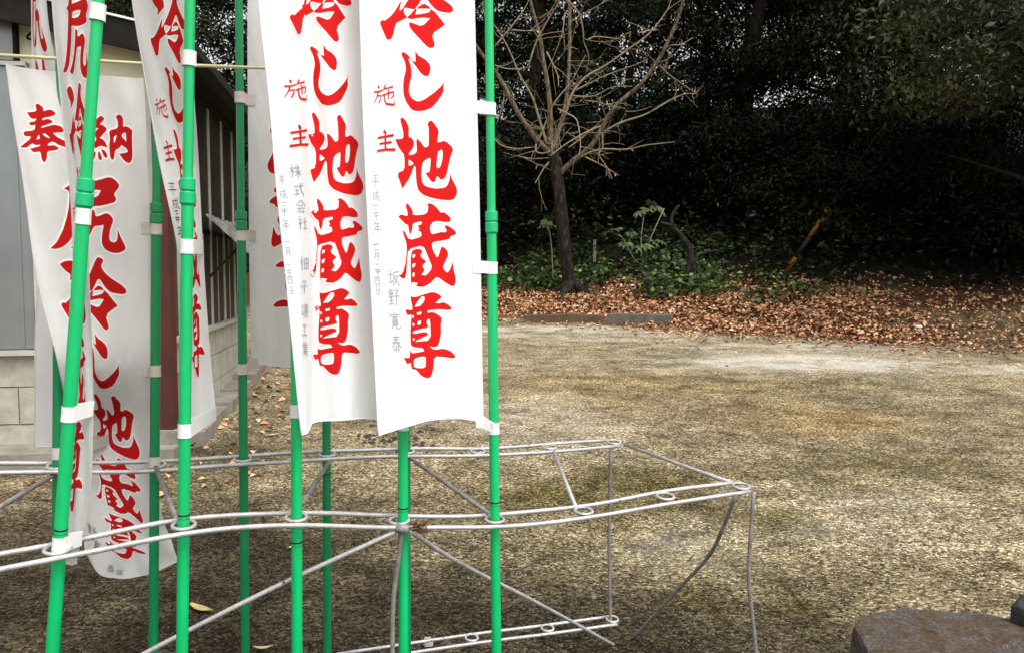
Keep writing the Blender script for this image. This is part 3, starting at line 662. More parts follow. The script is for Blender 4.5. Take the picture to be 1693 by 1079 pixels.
# ------------------------------------------------------------------ flag rack
FX = [(95, 910, 1.66), (304, 870, 1.82), (490, 857, 1.95), (660, 862, 2.09), (818, 860, 2.17), (965, 846, 2.24), (1100, 822, 2.30), (1225, 805, 2.38)]
BXr = [(95, 772, 2.15), (258, 770, 2.28), (401, 760, 2.42), (541, 752, 2.55), (672, 747, 2.68), (790, 747, 2.80), (908, 740, 2.92), (1015, 732, 3.06)]
fr = [P(*q) for q in FX]; br = [P(*q) for q in BXr]
def rack():
    K = thing('flag_rack', 'bent low rack of welded grey steel rods with rings that hold the green poles', 'rack', (fr[7][0], fr[7][1], 0))
    rr = .0062; ro = .0225
    def pair(pts, dist, ext, m, cut=None):
        pts = [pts[0]+(pts[0]-pts[1])*ext]+list(pts)
        T = pts[-1]-pts[1]; T[2] = 0; T /= np.linalg.norm(T); n = np.array([-T[1], T[0], .12])
        for sg in (-1, 1):
            q = spline(pts, 5)+n*sg*dist*.5
            q[:, 2] += .0012*np.sin(np.arange(len(q))*.7+sg); b = MB(); b.tube(q, rr, 8); b.build('rail', m, K, True)
        return T, n
    T, n = pair(fr, .077, 1.2, M['rod']); T2, n2 = pair(br, .077, 1.2, M['rod'])
    for p in fr:
        b = MB(); b.ring(p+np.array([0, 0, .004]), ro+.002, .0045, ax=T, ay=n); b.build('ring', M['rod'], K, True)
    for p in br:
        b = MB(); b.ring(p+np.array([0, 0, .004]), ro+.002, .0045, ax=T2, ay=n2); b.build('ring', M['rod'], K, True)
    def rod(name, pts, m='rod_dull', r=rr, sm=5): b = MB(); b.tube(spline(pts, sm), r, 8); return b.build(name, M[m], K, True)
    rod('end_rod', [br[7]+T2*.03-n2*.03, fr[7]-T*.0+n*.03], 'rod')
    rod('tie_rod', [P(915, 744, 2.90), P(952, 838, 2.27)], 'rod')
    rod('tie_rod', [P(678, 756, 2.65), P(808, 848, 2.20)])
    rod('tie_rod', [P(546, 760, 2.53), P(500, 832, 2.0)])
    rod('tie_rod', [P(258, 772, 2.26), P(292, 858, 1.86)])
    rod('tie_rod', [P(92, 783, 2.13), P(-60, 872, 1.75)])
    rod('leg', [br[7]+T2*-.03-n2*.02, P(1007, 900, 3.055), P(1010, 1057, 3.06)])
    g = lambda p: np.array([p[0], p[1], .0])
    rod('leg', [P(1246, 812, 2.36), P(1240, 900, 2.36), P(1238, 960, 2.36), P(1246, 1040, 2.37), P(1250, 1090, 2.37), g(P(1250, 1200, 2.37))])
    rod('brace', [P(1216, 818, 2.40), P(1196, 870, 2.46), P(1172, 918, 2.55), P(1120, 975, 2.72), P(1040, 1062, 3.03)])
    rod('leg', [P(666, 875, 2.06), P(655, 950, 2.06), P(650, 1000, 2.06), P(649, 1079, 2.06), g(P(649, 1150, 2.06))])
    rod('brace', [P(662, 874, 2.05), P(450, 972, 1.98), P(240, 1079, 1.92), P(60, 1180, 1.86)], 'rod')
    rod('brace', [P(676, 876, 2.06), P(760, 930, 2.25), P(900, 1002, 2.60), P(1030, 1074, 3.0)], 'rod')
    # lower rails lie near the ground
    lo = [P(560, 1116, 2.75), P(780, 1082, 2.90), P(905, 1070, 2.98), P(1012, 1058, 3.06)]
    for q in lo: q[2] = max(q[2], float(gz(q[0], q[1]))+.012)
    for off in (-.03, .03):
        rod('lower_rail', [p+n2*off+np.array([0, 0, .028]) for p in lo], 'rod')
    for p in lo[1:]:
        b = MB(); b.ring(p+np.array([0, 0, .034]), ro, .0045, ax=T2, ay=n2); b.build('ring', M['rod'], K, True)
    lf = [P(400, 1480, 1.95), P(818, 1420, 2.17), P(1250, 1200, 2.37)]
    for q in lf: q[2] = .03
    rod('lower_rail', lf, 'rod')
    # rusty twist of wire on the sagging joint
    b = MB(); r_ = random.Random(3); c0 = P(690, 870, 2.06)
    for k in range(6):
        q = [c0+np.array([r_.uniform(-.03, .03), r_.uniform(-.012, .012), r_.uniform(-.014, .014)]) for _ in range(5)]; b.tube(spline(q, 4), .0018, 5)
    b.build('wire_tie', M['rust'], K, True)
    b = MB(); b.tube([P(655, 872, 2.05), P(676, 874, 2.05)], .012, 8, jit=.3); b.build('weld', M['rod_dull'], K, True)
rack()

# ------------------------------------------------------------------ lettering: outlines of the brushed characters
# each entry: (origin x, origin y, scale) of the measured enlargement, then loops (outer and holes)
GL = {}
GL['chi'] = ((640, 190, 7.19), [
    [(150,50),(185,32),(225,85),(255,150),(250,265),(285,270),(318,330),(300,400),(250,460),(262,482),(330,462),(350,420),(340,300),(350,280),(400,330),(440,390),(490,370),(492,250),(490,150),(475,110),(490,80),(525,65),(570,125),(612,190),(590,325),(620,330),(680,305),(790,400),(745,520),(700,740),(640,780),(590,720),(565,800),(520,795),(450,690),(500,680),(510,600),(515,515),(490,510),(415,560),(398,700),(410,800),(440,845),(560,880),(700,868),(740,780),(745,685),(760,750),(825,870),(830,940),(800,1000),(740,1022),(550,995),(420,950),(360,890),(340,780),(335,620),(315,600),(270,740),(180,880),(115,695),(205,660),(205,480),(140,400),(95,295),(190,290),(190,200)],
    [(600,440),(640,412),(660,430),(655,530),(630,620),(600,640),(580,620),(590,520)], [(255,525),(300,565),(312,582),(255,615),(248,570)]])
GL['zo'] = ((640, 335, 7.19), [
    [(215,30),(235,5),(300,95),(300,155),(470,138),(485,40),(468,20),(500,5),(560,35),(610,90),(628,122),(670,115),(740,165),(758,210),(740,238),(550,215),(500,285),(515,380),(600,362),(635,350),(690,358),(710,335),(680,285),(700,270),(760,300),(818,350),(815,385),(750,400),(745,435),(640,455),(525,470),(535,560),(585,655),(605,640),(635,540),(655,520),(705,560),(728,620),(690,700),(655,775),(710,840),(745,800),(780,705),(790,800),(815,900),(810,970),(780,1000),(690,950),(585,875),(520,950),(440,1000),(380,1002),(340,990),(360,955),(290,945),(280,985),(275,900),(275,575),(375,545),(420,580),(385,640),(460,700),(410,755),(445,800),(405,860),(460,870),(535,775),(490,660),(425,505),(245,555),(232,700),(222,850),(200,915),(130,870),(175,850),(215,720),(230,560),(225,480),(180,350),(195,325),(255,450),(405,408),(400,350),(360,335),(380,315),(360,275),(410,255),(405,220),(300,245),(295,320),(275,385),(255,330),(245,265),(215,258),(130,170),(160,140),(240,165),(240,120)],
    [(295,620),(330,612),(325,650),(295,662)], [(295,725),(335,722),(320,770),(295,775)], [(295,835),(325,832),(318,880),(295,885)]])
GL['son'] = ((640, 480, 7.19), [
    [(275,45),(285,80),(340,80),(420,52),(500,28),(545,22),(610,45),(645,80),(570,150),(620,155),(665,140),(720,165),(768,210),(745,232),(600,222),(470,238),(478,268),(540,255),(600,285),(650,325),(635,400),(640,500),(615,620),(575,662),(495,650),(560,690),(670,672),(760,705),(815,765),(790,788),(690,775),(560,765),(550,920),(520,1020),(480,1045),(410,1020),(345,945),(320,930),(300,940),(285,910),(275,850),(235,875),(195,800),(215,795),(265,800),(262,700),(285,745),(440,710),(420,672),(340,672),(275,655),(270,500),(280,330),(282,285),(235,300),(212,240),(222,225),(290,238),(296,205),(275,110)],
    [(320,195),(375,105),(415,65),(450,85),(430,140),(385,190)], [(345,262),(405,252),(400,285),(350,292)], [(292,290),(312,300),(310,325),(292,330)], [(352,365),(400,355),(395,405),(355,412)], [(295,388),(320,392),(318,420),(295,422)],
    [(475,340),(510,335),(520,580),(330,605),(345,590),(490,515),(455,480),(300,515),(300,478),(490,430),(465,375)], [(300,560),(322,560),(318,590),(300,592)], [(310,815),(360,785),(455,770),(460,840),(450,910),(370,920),(310,905)]])
GL['shi'] = ((640, 0, 5.68), [
    [(128,510),(150,487),(200,525),(222,562),(195,550),(225,640),(225,720),(205,800),(198,860),(225,925),(280,955),(340,940),(440,870),(515,800),(545,735),(525,800),(525,875),(430,1005),(360,1035),(280,1045),(225,1030),(170,950),(148,870),(150,760),(175,650),(165,580)],
    [(228,566),(265,585),(262,480),(290,525),(350,555),(395,600),(405,650),(390,710),(360,718),(320,695),(250,600)]])
_D = [(225,160),(300,178),(380,165),(450,170),(555,300),(455,380),(490,480),(465,505),(430,490),(290,335),(275,290),(290,285),(380,320),(435,245),(380,240),(270,262),(225,205)]
GL['hiya'] = ((75, 420, 7.71), [
    [(65,130),(130,92),(200,82),(260,100),(325,160),(345,235),(300,270),(200,345),(220,265),(140,215)],
    [(70,650),(95,615),(130,630),(220,540),(318,370),(305,500),(350,465),(450,300),(560,50),(610,38),(680,75),(645,155),(700,230),(820,320),(950,390),(1020,450),(1030,495),(980,518),(820,490),(740,430),(620,300),(540,440),(440,560),(330,625),(280,650),(270,830),(250,865),(205,865),(160,790)],
    [(540,455),(620,402),(690,430),(722,470),(700,505),(620,525),(520,540)], [(925+(a-555)*1.7, 660+(b-300)*1.49) for a, b in _D]])
GL['shiri'] = ((65, 280, 7.19), [
    [(190,235),(260,200),(275,140),(310,92),(350,110),(378,150),(376,186),(500,160),(680,120),(770,105),(850,130),(930,210),(835,300),(880,350),(860,390),(760,410),(640,430),(500,440),(366,430),(370,500),(330,680),(270,850),(200,920),(120,945),(40,938),(130,860),(190,720),(225,560),(250,400),(258,265)],
    [(385,275),(560,245),(640,250),(600,320),(500,345),(382,350)],
    [(285,930),(395,825),(470,700),(495,560),(490,480),(560,480),(575,560),(620,555),(715,518),(780,540),(840,600),(790,700),(778,800),(800,850),(860,868),(910,840),(910,710),(960,800),(1040,920),(1030,960),(940,995),(840,990),(740,950),(685,880),(675,780),(690,655),(620,665),(560,670),(500,800),(430,920),(370,965)]])
GL['hou'] = ((20, 170, 7.695), [
    [(305,65),(350,45),(430,100),(430,150),(530,125),(590,170),(580,200),(520,220),(410,235),(405,262),(500,245),(555,275),(540,295),(380,330),(390,345),(480,330),(570,312),(660,330),(690,390),(550,400),(600,450),(715,515),(730,595),(640,570),(540,505),(470,545),(480,570),(560,560),(620,600),(610,625),(465,640),(465,730),(435,790),(400,750),(380,640),(290,655),(240,605),(372,572),(370,550),(320,560),(265,530),(200,590),(95,580),(230,480),(245,430),(160,430),(140,380),(290,370),(300,310),(240,320),(210,285),(300,270),(320,240),(240,240),(185,165),(330,150)],
    [(315,480),(350,410),(365,470)], [(400,405),(440,400),(505,455),(490,465),(420,425)]])
GL['nou'] = ((20, 170, 7.695), [
    [(1200,365),(1310,340),(1305,250),(1270,190),(1315,162),(1365,185),(1385,230),(1385,330),(1440,318),(1535,370),(1525,420),(1535,700),(1520,770),(1480,798),(1420,770),(1340,675),(1460,660),(1460,620),(1365,550),(1345,600),(1290,620),(1280,740),(1255,755),(1230,720),(1210,560),(1220,480)],
    [(1260,430),(1300,415),(1280,520),(1265,520)], [(1370,400),(1430,385),(1440,510),(1370,440)],
    [(1040,250),(1100,180),(1145,225),(1090,300),(1120,300),(1185,350),(1110,430),(1090,450),(1150,490),(1195,590),(1100,560),(1040,600),(1000,560),(1060,470),(1020,400),(1080,340),(1000,330)],
    [(1070,640),(1095,650),(1125,740),(1090,755),(1070,720)], [(1110,610),(1160,630),(1195,700),(1180,730),(1150,710)], [(1010,640),(1045,650),(1020,740),(970,760)]])
# place in cloth coordinates (u 0..1 across, v metres from the top)
B1v = ([-200, 112, 225, 355, 490, 600, 700, 800, 880, 950, 1100], [-.7, 0, .27, .47, .703, .88, 1.09, 1.324, 1.558, 1.8, 2.3])
B1l = ([112, 225, 355, 490, 600, 700], [8, 25, 45, 70, 98, 118]); B1r = ([112, 225, 355, 490, 600, 700], [238, 243, 249, 250, 250, 253])
def uv_f4(x, y):
    l = np.interp(y, [0, 170, 330, 500, 705], [594, 600, 607, 615, 625]); r = np.interp(y, [0, 170, 330, 500, 705], [785, 789, 793, 796, 800])
    return (x-l)/(r-l), 1.8+(y-705)/620
def uv_b1(x, y):
    l = np.interp(y, *B1l); r = np.interp(y, *B1r); return (x-l)/(r-l), np.interp(y, *B1v)
def glyph_loops():
    out = []
    for k, ((ox, oy, s), loops) in GL.items():
        fn = uv_f4 if k in ('chi', 'zo', 'son', 'shi') else uv_b1
        lu = [[fn(ox+a/s, oy+b/s) for a, b in L] for L in loops]
        if k in ('hiya', 'shiri'):                                  # seat the characters in the column of the front banners
            a = np.array([p for L in lu for p in L]); u0, u1 = a[:, 0].min(), a[:, 0].max()
            lu = [[(.17+(u-u0)/(u1-u0)*.64, v) for u, v in L] for L in lu]
        out.append(lu)
    return out
WC = .45
def smooth_loop(L):
    """round the measured outline a little (one Chaikin cut on obtuse corners)"""
    L = [np.array(p) for p in L]; o = []; n = len(L)
    for i in range(n):
        a, b, c = L[i-1], L[i], L[(i+1) % n]; d1, d2 = (a-b)*np.array([WC, 1]), (c-b)*np.array([WC, 1])
        cosang = d1.dot(d2)/(np.linalg.norm(d1)*np.linalg.norm(d2)+1e-9)
        if cosang < .3: o += [b+(a-b)*.2, b+(c-b)*.2]
        else: o.append(b)
    return o
def triangulate(loops, step=.011):
    vs, ed = [], []
    for L in loops:
        n0 = len(vs); L = smooth_loop(L); pts = []
        for a, b in zip(L, L[1:]+L[:1]):
            a2, b2 = np.array([a[0]*WC, a[1]]), np.array([b[0]*WC, b[1]]); k = max(1, int(np.linalg.norm(b2-a2)/step))
            pts += [a2+(b2-a2)*i/k for i in range(k)]
        vs += pts; m = len(pts); ed += [(n0+i, n0+(i+1) % m) for i in range(m)]
    A = np.array(vs); E = np.array(ed); P0, P1 = A[E[:, 0]], A[E[:, 1]]
    def inside(q):
        y = q[:, 1][:, None]; c = ((P0[:, 1] > y) != (P1[:, 1] > y)); xi = P0[:, 0]+(y-P0[:, 1])*(P1[:, 0]-P0[:, 0])/(P1[:, 1]-P0[:, 1]+1e-15)
        return ((c & (q[:, 0][:, None] < xi)).sum(1) % 2) == 1
    gx, gy = np.meshgrid(np.arange(A[:, 0].min(), A[:, 0].max(), step), np.arange(A[:, 1].min(), A[:, 1].max(), step))
    g = np.stack([gx.ravel(), gy.ravel()], 1); g = g[inside(g)]
    allv = [Vector(p) for p in np.concatenate([A, g])]
    v2, _, f2, *_ = delaunay_2d_cdt(allv, ed, [], 0, 1e-6)
    V = np.array([tuple(p) for p in v2]); F = np.array([f for f in f2 if len(f) == 3]); cen = V[F].mean(1)
    F = F[inside(cen)]
    return V/np.array([WC, 1]), F, [A, E]
def ribbon(path, w0, step=.008):
    """stroke of given width(s) in cloth coordinates"""
    p = np.array([(a*WC, b) for a, b in path]); wds = np.broadcast_to(np.asarray(w0, float), (len(p),))
    q, wq = [], []
    for i in range(len(p)-1):
        k = max(1, int(np.linalg.norm(p[i+1]-p[i])/step))
        for j in range(k): q.append(p[i]+(p[i+1]-p[i])*j/k); wq.append(wds[i]+(wds[i+1]-wds[i])*j/k)
    q.append(p[-1]); wq.append(wds[-1]); q = np.array(q); wq = np.array(wq)
    T = np.gradient(q, axis=0); T /= np.linalg.norm(T, axis=1)[:, None]+1e-9; n = np.stack([-T[:, 1], T[:, 0]], 1)
    V = np.stack([q-n*wq[:, None]/2, q, q+n*wq[:, None]/2], 1).reshape(-1, 2); F = []
    for i in range(len(q)-1):
        for j in (0, 1): a = i*3+j; F += [(a, a+1, a+4), (a, a+4, a+3)]
    return V/np.array([WC, 1]), np.array(F)
SH = {  # small red characters and pen strokes in a ten unit box
 'se': [[(2.2,.4,1.0),(2.7,1.7,.7)], [(.3,3.2,.8),(2.3,3.1,.6),(4.4,2.4,.6)], [(2.2,3.,.8),(1.8,5.,.7),(.2,8.2,.3)], [(2.,5.,.5),(3.5,4.8,.7),(3.3,6.6,.7),(2.4,8.2,.5)], [(5.6,0.2,.9),(4.6,2.2,.5)], [(4.6,2.0,.5),(7.,1.5,.6),(9.,.9,.8)], [(5.,4.0,.5),(5.2,7.,.7),(6,8.6,.8),(9.4,9,1.1),(9.6,7,.2)], [(7.,2.2,.7),(7,6.8,.6)], [(3.9,4.9,.6),(6.4,4.,.6),(9.2,3.2,.8),(9.3,5.,.7),(8.,6.2,.4)]],
 'nushi': [[(3.8,.1,1.3),(4.9,1.8,1.2)], [(.4,3.6,1.0),(4.5,2.9,.9),(9,2.3,1.2)], [(1.4,6.3,.9),(4.6,5.8,.8),(7.8,5.5,1.1)], [(4.5,2.2,1.1),(4.6,9,1.0)], [(.1,9.6,1.1),(4.4,8.9,1.0),(9.8,8.9,1.2)]]}
def S_(t): return [[tuple(float(c) for c in p.split(',')) for p in st.split(' ')] for st in t.split(';')]
HW = {k: S_(v) for k, v in {
 'hei': '2,1 8,1;3,3 4,4.5;7,3 6,4.5;1,6 9,6;5,1 5,10', 'sei': '2,3 8.5,2.5;2,3 2,6 1,9.5;2,5.5 4.5,5.3 4.3,8 3.5,8;5,.5 6,5 9,9.5 9.5,8;8,4 5,8.5;7,.8 8,1.5',
 '3': '2,2 8,1.7;3,5 7,4.8;1,9 9,8.6', '10': '1,5 9,4.6;5,1 5,9.5', 'nen': '3,.5 1.5,3;2.5,2 8.5,1.8;3,4.5 8,4.3;3,4.5 3,7;1,7 9.5,6.8;5.5,2 5.5,10', '1': '1,5.5 9,4.5',
 'tsuki': '3,1 3,6 1.5,9.5;3,1 7.5,1 7.5,9.5 6.5,9;3,4 7.5,4;3,6.5 7.5,6.5', '2': '2.5,3 7.5,2.8;1,8 9,7.6', '4': '1.5,2 1.8,8.5;1.5,2 8.5,1.8 8.2,8.5;4,2 3.3,5.5;6,2 6.2,5 7.8,5.3;1.8,8 8.2,8',
 'hi': '3,1 3,9;3,1 7,1 7,9;3,5 7,5;3,8.8 7,8.8', 'kabu': '.5,3 4.5,2.8;2.6,.5 2.6,9.8;2.6,3 .5,7;2.6,4 4.2,6;6,1 5,3.5;5.5,3 9.3,2.8;4.8,5.2 9.8,5;7.3,.5 7.3,9.8;7.2,5.2 5,8.5;7.3,5.2 9.8,8.2',
 'shiki': '1,3 9,2.6;1.5,5.5 5,5.3;3.3,5.5 3.3,8.3;1,8.7 5.5,8;6,.5 6.8,5.5 9,9.5 9.6,8;7.5,.8 8.5,1.6', 'kai': '5,.5 .5,5;5,.5 9.5,5;3,4.5 7,4.4;1.5,6.5 8.5,6.4;4.5,6.5 2.5,9 7.5,8.8;6.5,7.5 8,9.5',
 'sha': '2.5,.5 3,1.5;1,2.8 4.3,2.6 1,6.5;2.8,4.8 2.8,9.8;3,5 4.3,6.2;5.5,4.5 9,4.3;7.2,1.5 7.2,9;5,9.2 9.8,9', 'den': '2.5,.5 .5,5;1.8,3 1.8,9.8;4,2 4,9;4,2 9,1.8 9,9;4,5.3 9,5.2;6.5,2 6.5,8.8;4,8.8 9,8.8',
 'ko': '2.5,1.5 7.5,1.2 5.5,3.5;1,5 9,4.6;5.2,3.5 5.4,9.3 4,8.7', 'ken': '4,1.5 8.5,1.3 8.5,4.5;3.2,3 9.5,2.8;4,4.5 8.5,4.4;4,6 8.8,5.9;6.3,.3 6.3,8;.8,2 2.8,2 1.2,4.5 2.8,4.6 1,8.5;1,6.5 3,8.8 9.6,9.3;3.6,7.3 9.2,7.1',
 'kou': '2,2 8,1.8;5,2 5,8.5;1,8.7 9,8.5', 'gyo': '4,.3 4,2.5;6,.3 6,2.5;2,1 2.8,2.3;8,1 7.2,2.3;1,2.8 9,2.7;3,3.2 3.6,4;7,3.2 6.4,4;1.8,4.3 8.2,4.2;2.5,5.6 7.5,5.5;1,7 9,6.9;5,4.2 5,10;4.8,7 1.2,9.5;5.2,7 8.8,9.5',
 'saka': '.5,3.5 4,3.3;2.2,1 2.2,7.5;.5,8 4,7;5,2 9.3,1.5;5,2 5,5 4,9.5;5,4.3 8.5,4.2 4.8,9.6;5.5,5 9.8,9.8', 'no': '1,1 1,5;1,1 4.2,1 4.2,5;1,3 4.2,3;1,5 4.2,5;2.6,1 2.6,9;1,7 4.4,6.9;.5,9.2 4.8,8.6;5.5,1.2 9,1 7.3,3;6.5,2.5 7.8,3.8;5.2,4.5 9.5,4.3 8.5,5.8;7.3,4.5 7.3,9.5 6,9',
 'hiro': '5,.2 5,1.2;1,1.5 1,3;1,1.5 9,1.4 8.5,2.8;2.5,3 7.5,2.9;4,2.2 4,3.8;6,2.2 6,3.8;3,4.3 3,7.5;3,4.3 7,4.3 7,7.5;3,5.4 7,5.4;3,6.5 7,6.5;3,7.5 7,7.5;4.2,7.5 1.2,9.8;6,7.5 6,9.5 9.5,9.4 9.5,8.3',
 'yasu': '2,1.5 8,1.4;2.5,3 7.5,2.9;1,4.6 9,4.5;5,.3 4.5,4 .8,7.5;5.3,4.5 9.5,7.8;5,5.8 5,9.8 4.2,9.4;3,7 3.8,7.8;2,9.2 4.2,8.2;7.5,6 6,7.8;5.8,7.8 8,9.5'}.items()}
TRI = [triangulate(L) for L in glyph_loops()]

class Cloth:
    def __init__(s, us, rows, wave=(.006, 1.7, .5, 0)):
        s.us = np.array(us, float); s.vs = np.array([r[0] for r in rows], float); s.wv = wave
        s.P = np.array([[P(x, y, Z) for x, y, Z in zip(r[1], r[2] if hasattr(r[2], '__len__') else [r[2]]*len(us), r[3])] for r in rows])
    def S(s, u, v):
        u = np.asarray(u, float); v = np.clip(np.asarray(v, float), s.vs[0], s.vs[-1])
        q = herm(s.vs, s.P, v)                               # (N,C,3)
        i = np.clip(np.searchsorted(s.us, u)-1, 0, len(s.us)-2); h = s.us[i+1]-s.us[i]; t = np.clip((u-s.us[i])/h, 0, 1)[:, None]
        m = np.gradient(q, s.us, axis=1); k = np.arange(len(u)); h = h[:, None]
        p = (2*t**3-3*t**2+1)*q[k, i]+(t**3-2*t**2+t)*h*m[k, i]+(-2*t**3+3*t**2)*q[k, i+1]+(t**3-t**2)*h*m[k, i+1]
        a, f, g, ph = s.wv
        p[:, 1] += a*np.sin(2*math.pi*(u*f+v*g)+ph)+a*.4*np.sin(2*math.pi*(u*f*2.3-v*g*2.9)+ph*2)
        return p
    def Nrm(s, u, v):
        e = .004; du = s.S(np.clip(u+e, 0, 1), v)-s.S(np.clip(u-e, 0, 1), v); dv = s.S(u, np.clip(v+e, s.vs[0], s.vs[-1]))-s.S(u, np.clip(v-e, s.vs[0], s.vs[-1]))
        n = np.cross(dv, du); return n/(np.linalg.norm(n, axis=1)[:, None]+1e-12)
def mesh_np(name, V, F, m, parent, smooth=True):
    me = bpy.data.meshes.new(name); me.from_pydata(V.tolist(), [], F.tolist() if hasattr(F, 'tolist') else F); me.materials.append(m)
    if smooth: me.polygons.foreach_set('use_smooth', [True]*len(me.polygons))
    me.update(); return link(name, me, parent)
def printed(cl, name, pieces, m, parent, off, stack=0.0):
    V, F, n = [], [], 0
    for sgn in (1, -1):
        for i, (uv, f) in enumerate(pieces):
            ok = (uv[:, 0] > -.02) & (uv[:, 0] < 1.02); u = np.clip(uv[:, 0], 0.002, .998); v = np.clip(uv[:, 1], cl.vs[0]+.002, cl.vs[-1]-.002)
            p = cl.S(u, v)+cl.Nrm(u, v)*sgn*(off+stack*i); V.append(p); F.append(np.asarray(f)+n); n += len(p)
    return mesh_np(name, np.concatenate(V), np.concatenate(F), m, parent, False)
def halo_pieces():
    out = []
    for V, F, (A, E) in TRI:
        B = A[E[:, 1]]; A0 = A[E[:, 0]]; T = B-A0; L = np.linalg.norm(T, axis=1)[:, None]+1e-9; T = T/L; n = np.stack([-T[:, 1], T[:, 0]], 1)*.0055
        e = T*.003
        V2 = np.stack([A0-n-e, A0+n-e, B+n+e, B-n+e], 1).reshape(-1, 2); i = (np.arange(len(A0))*4)[:, None]
        out.append((V2/np.array([WC, 1]), np.concatenate([i+np.array([[0, 1, 2]]), i+np.array([[0, 2, 3]])], 0)))
    return out
HALO = halo_pieces()
SMALL = []
for k, (x, y, wd, hg) in {'se': (617.5, 141, 36, 37), 'nushi': (623, 216, 31, 36)}.items():
    for st in SH[k]:
        path = [uv_f4(x+a*wd/10, y+b*hg/10) for a, b, _ in st]; SMALL.append(ribbon(path, [c*hg/10/620 for _, _, c in st]))
def writing(items, w, sx=1.0):
    """items: (char, u, v, size in metres)"""
    out = []
    for ch, u, v, sz in items:
        for st in HW[ch]:
            out.append(ribbon([(u+(a-5)/10*sz*sx/WC, v+(b-5)/10*sz) for a, b in st], w, .006))
    return out
DATE = ['hei', 'sei', '3', '10', 'nen', '1', 'tsuki', '2', '10', '4', 'hi']

def flag(label, pole_pts, Zt, cl, tabs, edge, cloth_m, red_m, sleeve_py, text=True, hand=None, ink='ink', bands=(), pole_m='pole', bar=None, halo=True, tab_m='tape', extra=None, top=2.95):
    A, B = [P(*q) for q in pole_pts]; d = (B-A)/np.linalg.norm(B-A)          # A upper, B lower
    lo = B+d*((0.005-B[2])/d[2]); hi = A+d*((top-A[2])/d[2])
    t = thing('banner_flag' if cl else 'flag_pole', label, 'banner' if cl else 'pole', lo, None)
    at = lambda py: (lambda k: A+d*k)((lambda pa, pb: np.linalg.norm(B-A)*(py-pa)/(pb-pa))(pole_pts[0][1], pole_pts[1][1]))
    r0, r1 = .0132, .0112
    b = MB(); j = at(sleeve_py); q = [lo, j, j-d*.001, hi]; b.tube([lo, lo+(j-lo)*.5, j], r0, 16, caps=False); b.tube([j, j+(hi-j)*.5, hi], r1, 16, caps=False); pole = b.build('pole', M[pole_m], t, True)
    b = MB(); b.tube([j-d*.026, j-d*.024, j-d*.002, j], [.0158, .0166, .0166, .0158], 28); b.tube([j+d*.003, j+d*.005, j+d*.028, j+d*.034], [.0160, .0168, .0168, .0125], 28); b.build('joint_sleeve', M['sleeve' if pole_m == 'pole' else pole_m], pole)
    for py in bands:
        c = at(py); b = MB(); b.tube([c-d*.002, c+d*.002], .0136, 14); b.tube([c+d*.008, c+d*.009], .0136, 14); b.build('joint_band', M['band'], pole, True)
    if cl:
        nu, nv = 64, 170; U, V = np.meshgrid(np.linspace(0, 1, nu), np.linspace(cl.vs[0], cl.vs[-1], nv)); p = cl.S(U.ravel(), V.ravel()); idx = np.arange(nu*nv).reshape(nv, nu)
        F = np.stack([idx[:-1, :-1], idx[1:, :-1], idx[1:, 1:], idx[:-1, 1:]], -1).reshape(-1, 4)
        co = mesh_np('cloth', p, F, cloth_m, t)
        # stitched hem along the free edges
        b = MB(); e = 0 if edge == 1 else 1
        vv = np.linspace(cl.vs[0], cl.vs[-1], 120); b.tube(cl.S(np.full(120, e), vv), .0017, 5); uu = np.linspace(0, 1, 50); b.tube(cl.S(uu, np.full(50, cl.vs[-1])), .0017, 5)
        b.build('hem', cloth_m, co, True)
        if text:
            if halo: printed(cl, 'print_edge', HALO, M['halo'], co, .0008)
            printed(cl, 'red_lettering', [(v, f) for v, f, _ in TRI], red_m, co, .0014)
            printed(cl, 'sponsor_lettering', SMALL, red_m, co, .0013, .00003)['kind'] = 'stuff'
        if hand: printed(cl, 'handwriting', hand, M[ink], co, .0011, .000004)['kind'] = 'stuff'
        for py in tabs:
            c = at(py); u = np.array([float(edge)])
            vv = np.linspace(cl.vs[0], cl.vs[-1], 200); ee = cl.S(np.full(200, float(edge)), vv); k = int(np.argmin(np.abs(ee[:, 2]-c[2]))); q = ee[k]
            ins = cl.S(np.array([edge-.10*(1 if edge == 1 else -1)]), vv[k:k+1])[0]
            b = MB(); h = .016
            b.tube([c-d*h, c, c+d*h], [.0152, .0148, .0152], 16, caps=False)
            side = q-c; side[2] = 0; side /= np.linalg.norm(side)+1e-9; fw = np.cross(side, [0, 0, 1.]); off = np.array([0, -.0016, 0])
            for sg in (-1, 1):
                p0 = c+fw*sg*.0148; nn = off if sg*fw[1] < 0 else -off
                q2 = q+(ins-q)*.75
                b.add([p0-d*h, p0+d*h, q+nn+d*h*1.02, q+nn-d*h*1.02, q2+nn-d*h, q2+nn+d*h], [(0, 1, 2, 3), (3, 2, 5, 4)])
            b.build('loop_tab', M[tab_m], t)
    if bar:
        p0, p1 = P(*bar[0]), P(*bar[1]); b = MB(); b.tube([p0, (p0+p1)/2+np.array([0, 0, -.004]), p1], .0045, 8); b.build('crossbar', M['bamboo'], t, True)
    return t
lin = lambda a, b, us: [a+(b-a)*u for u in us]
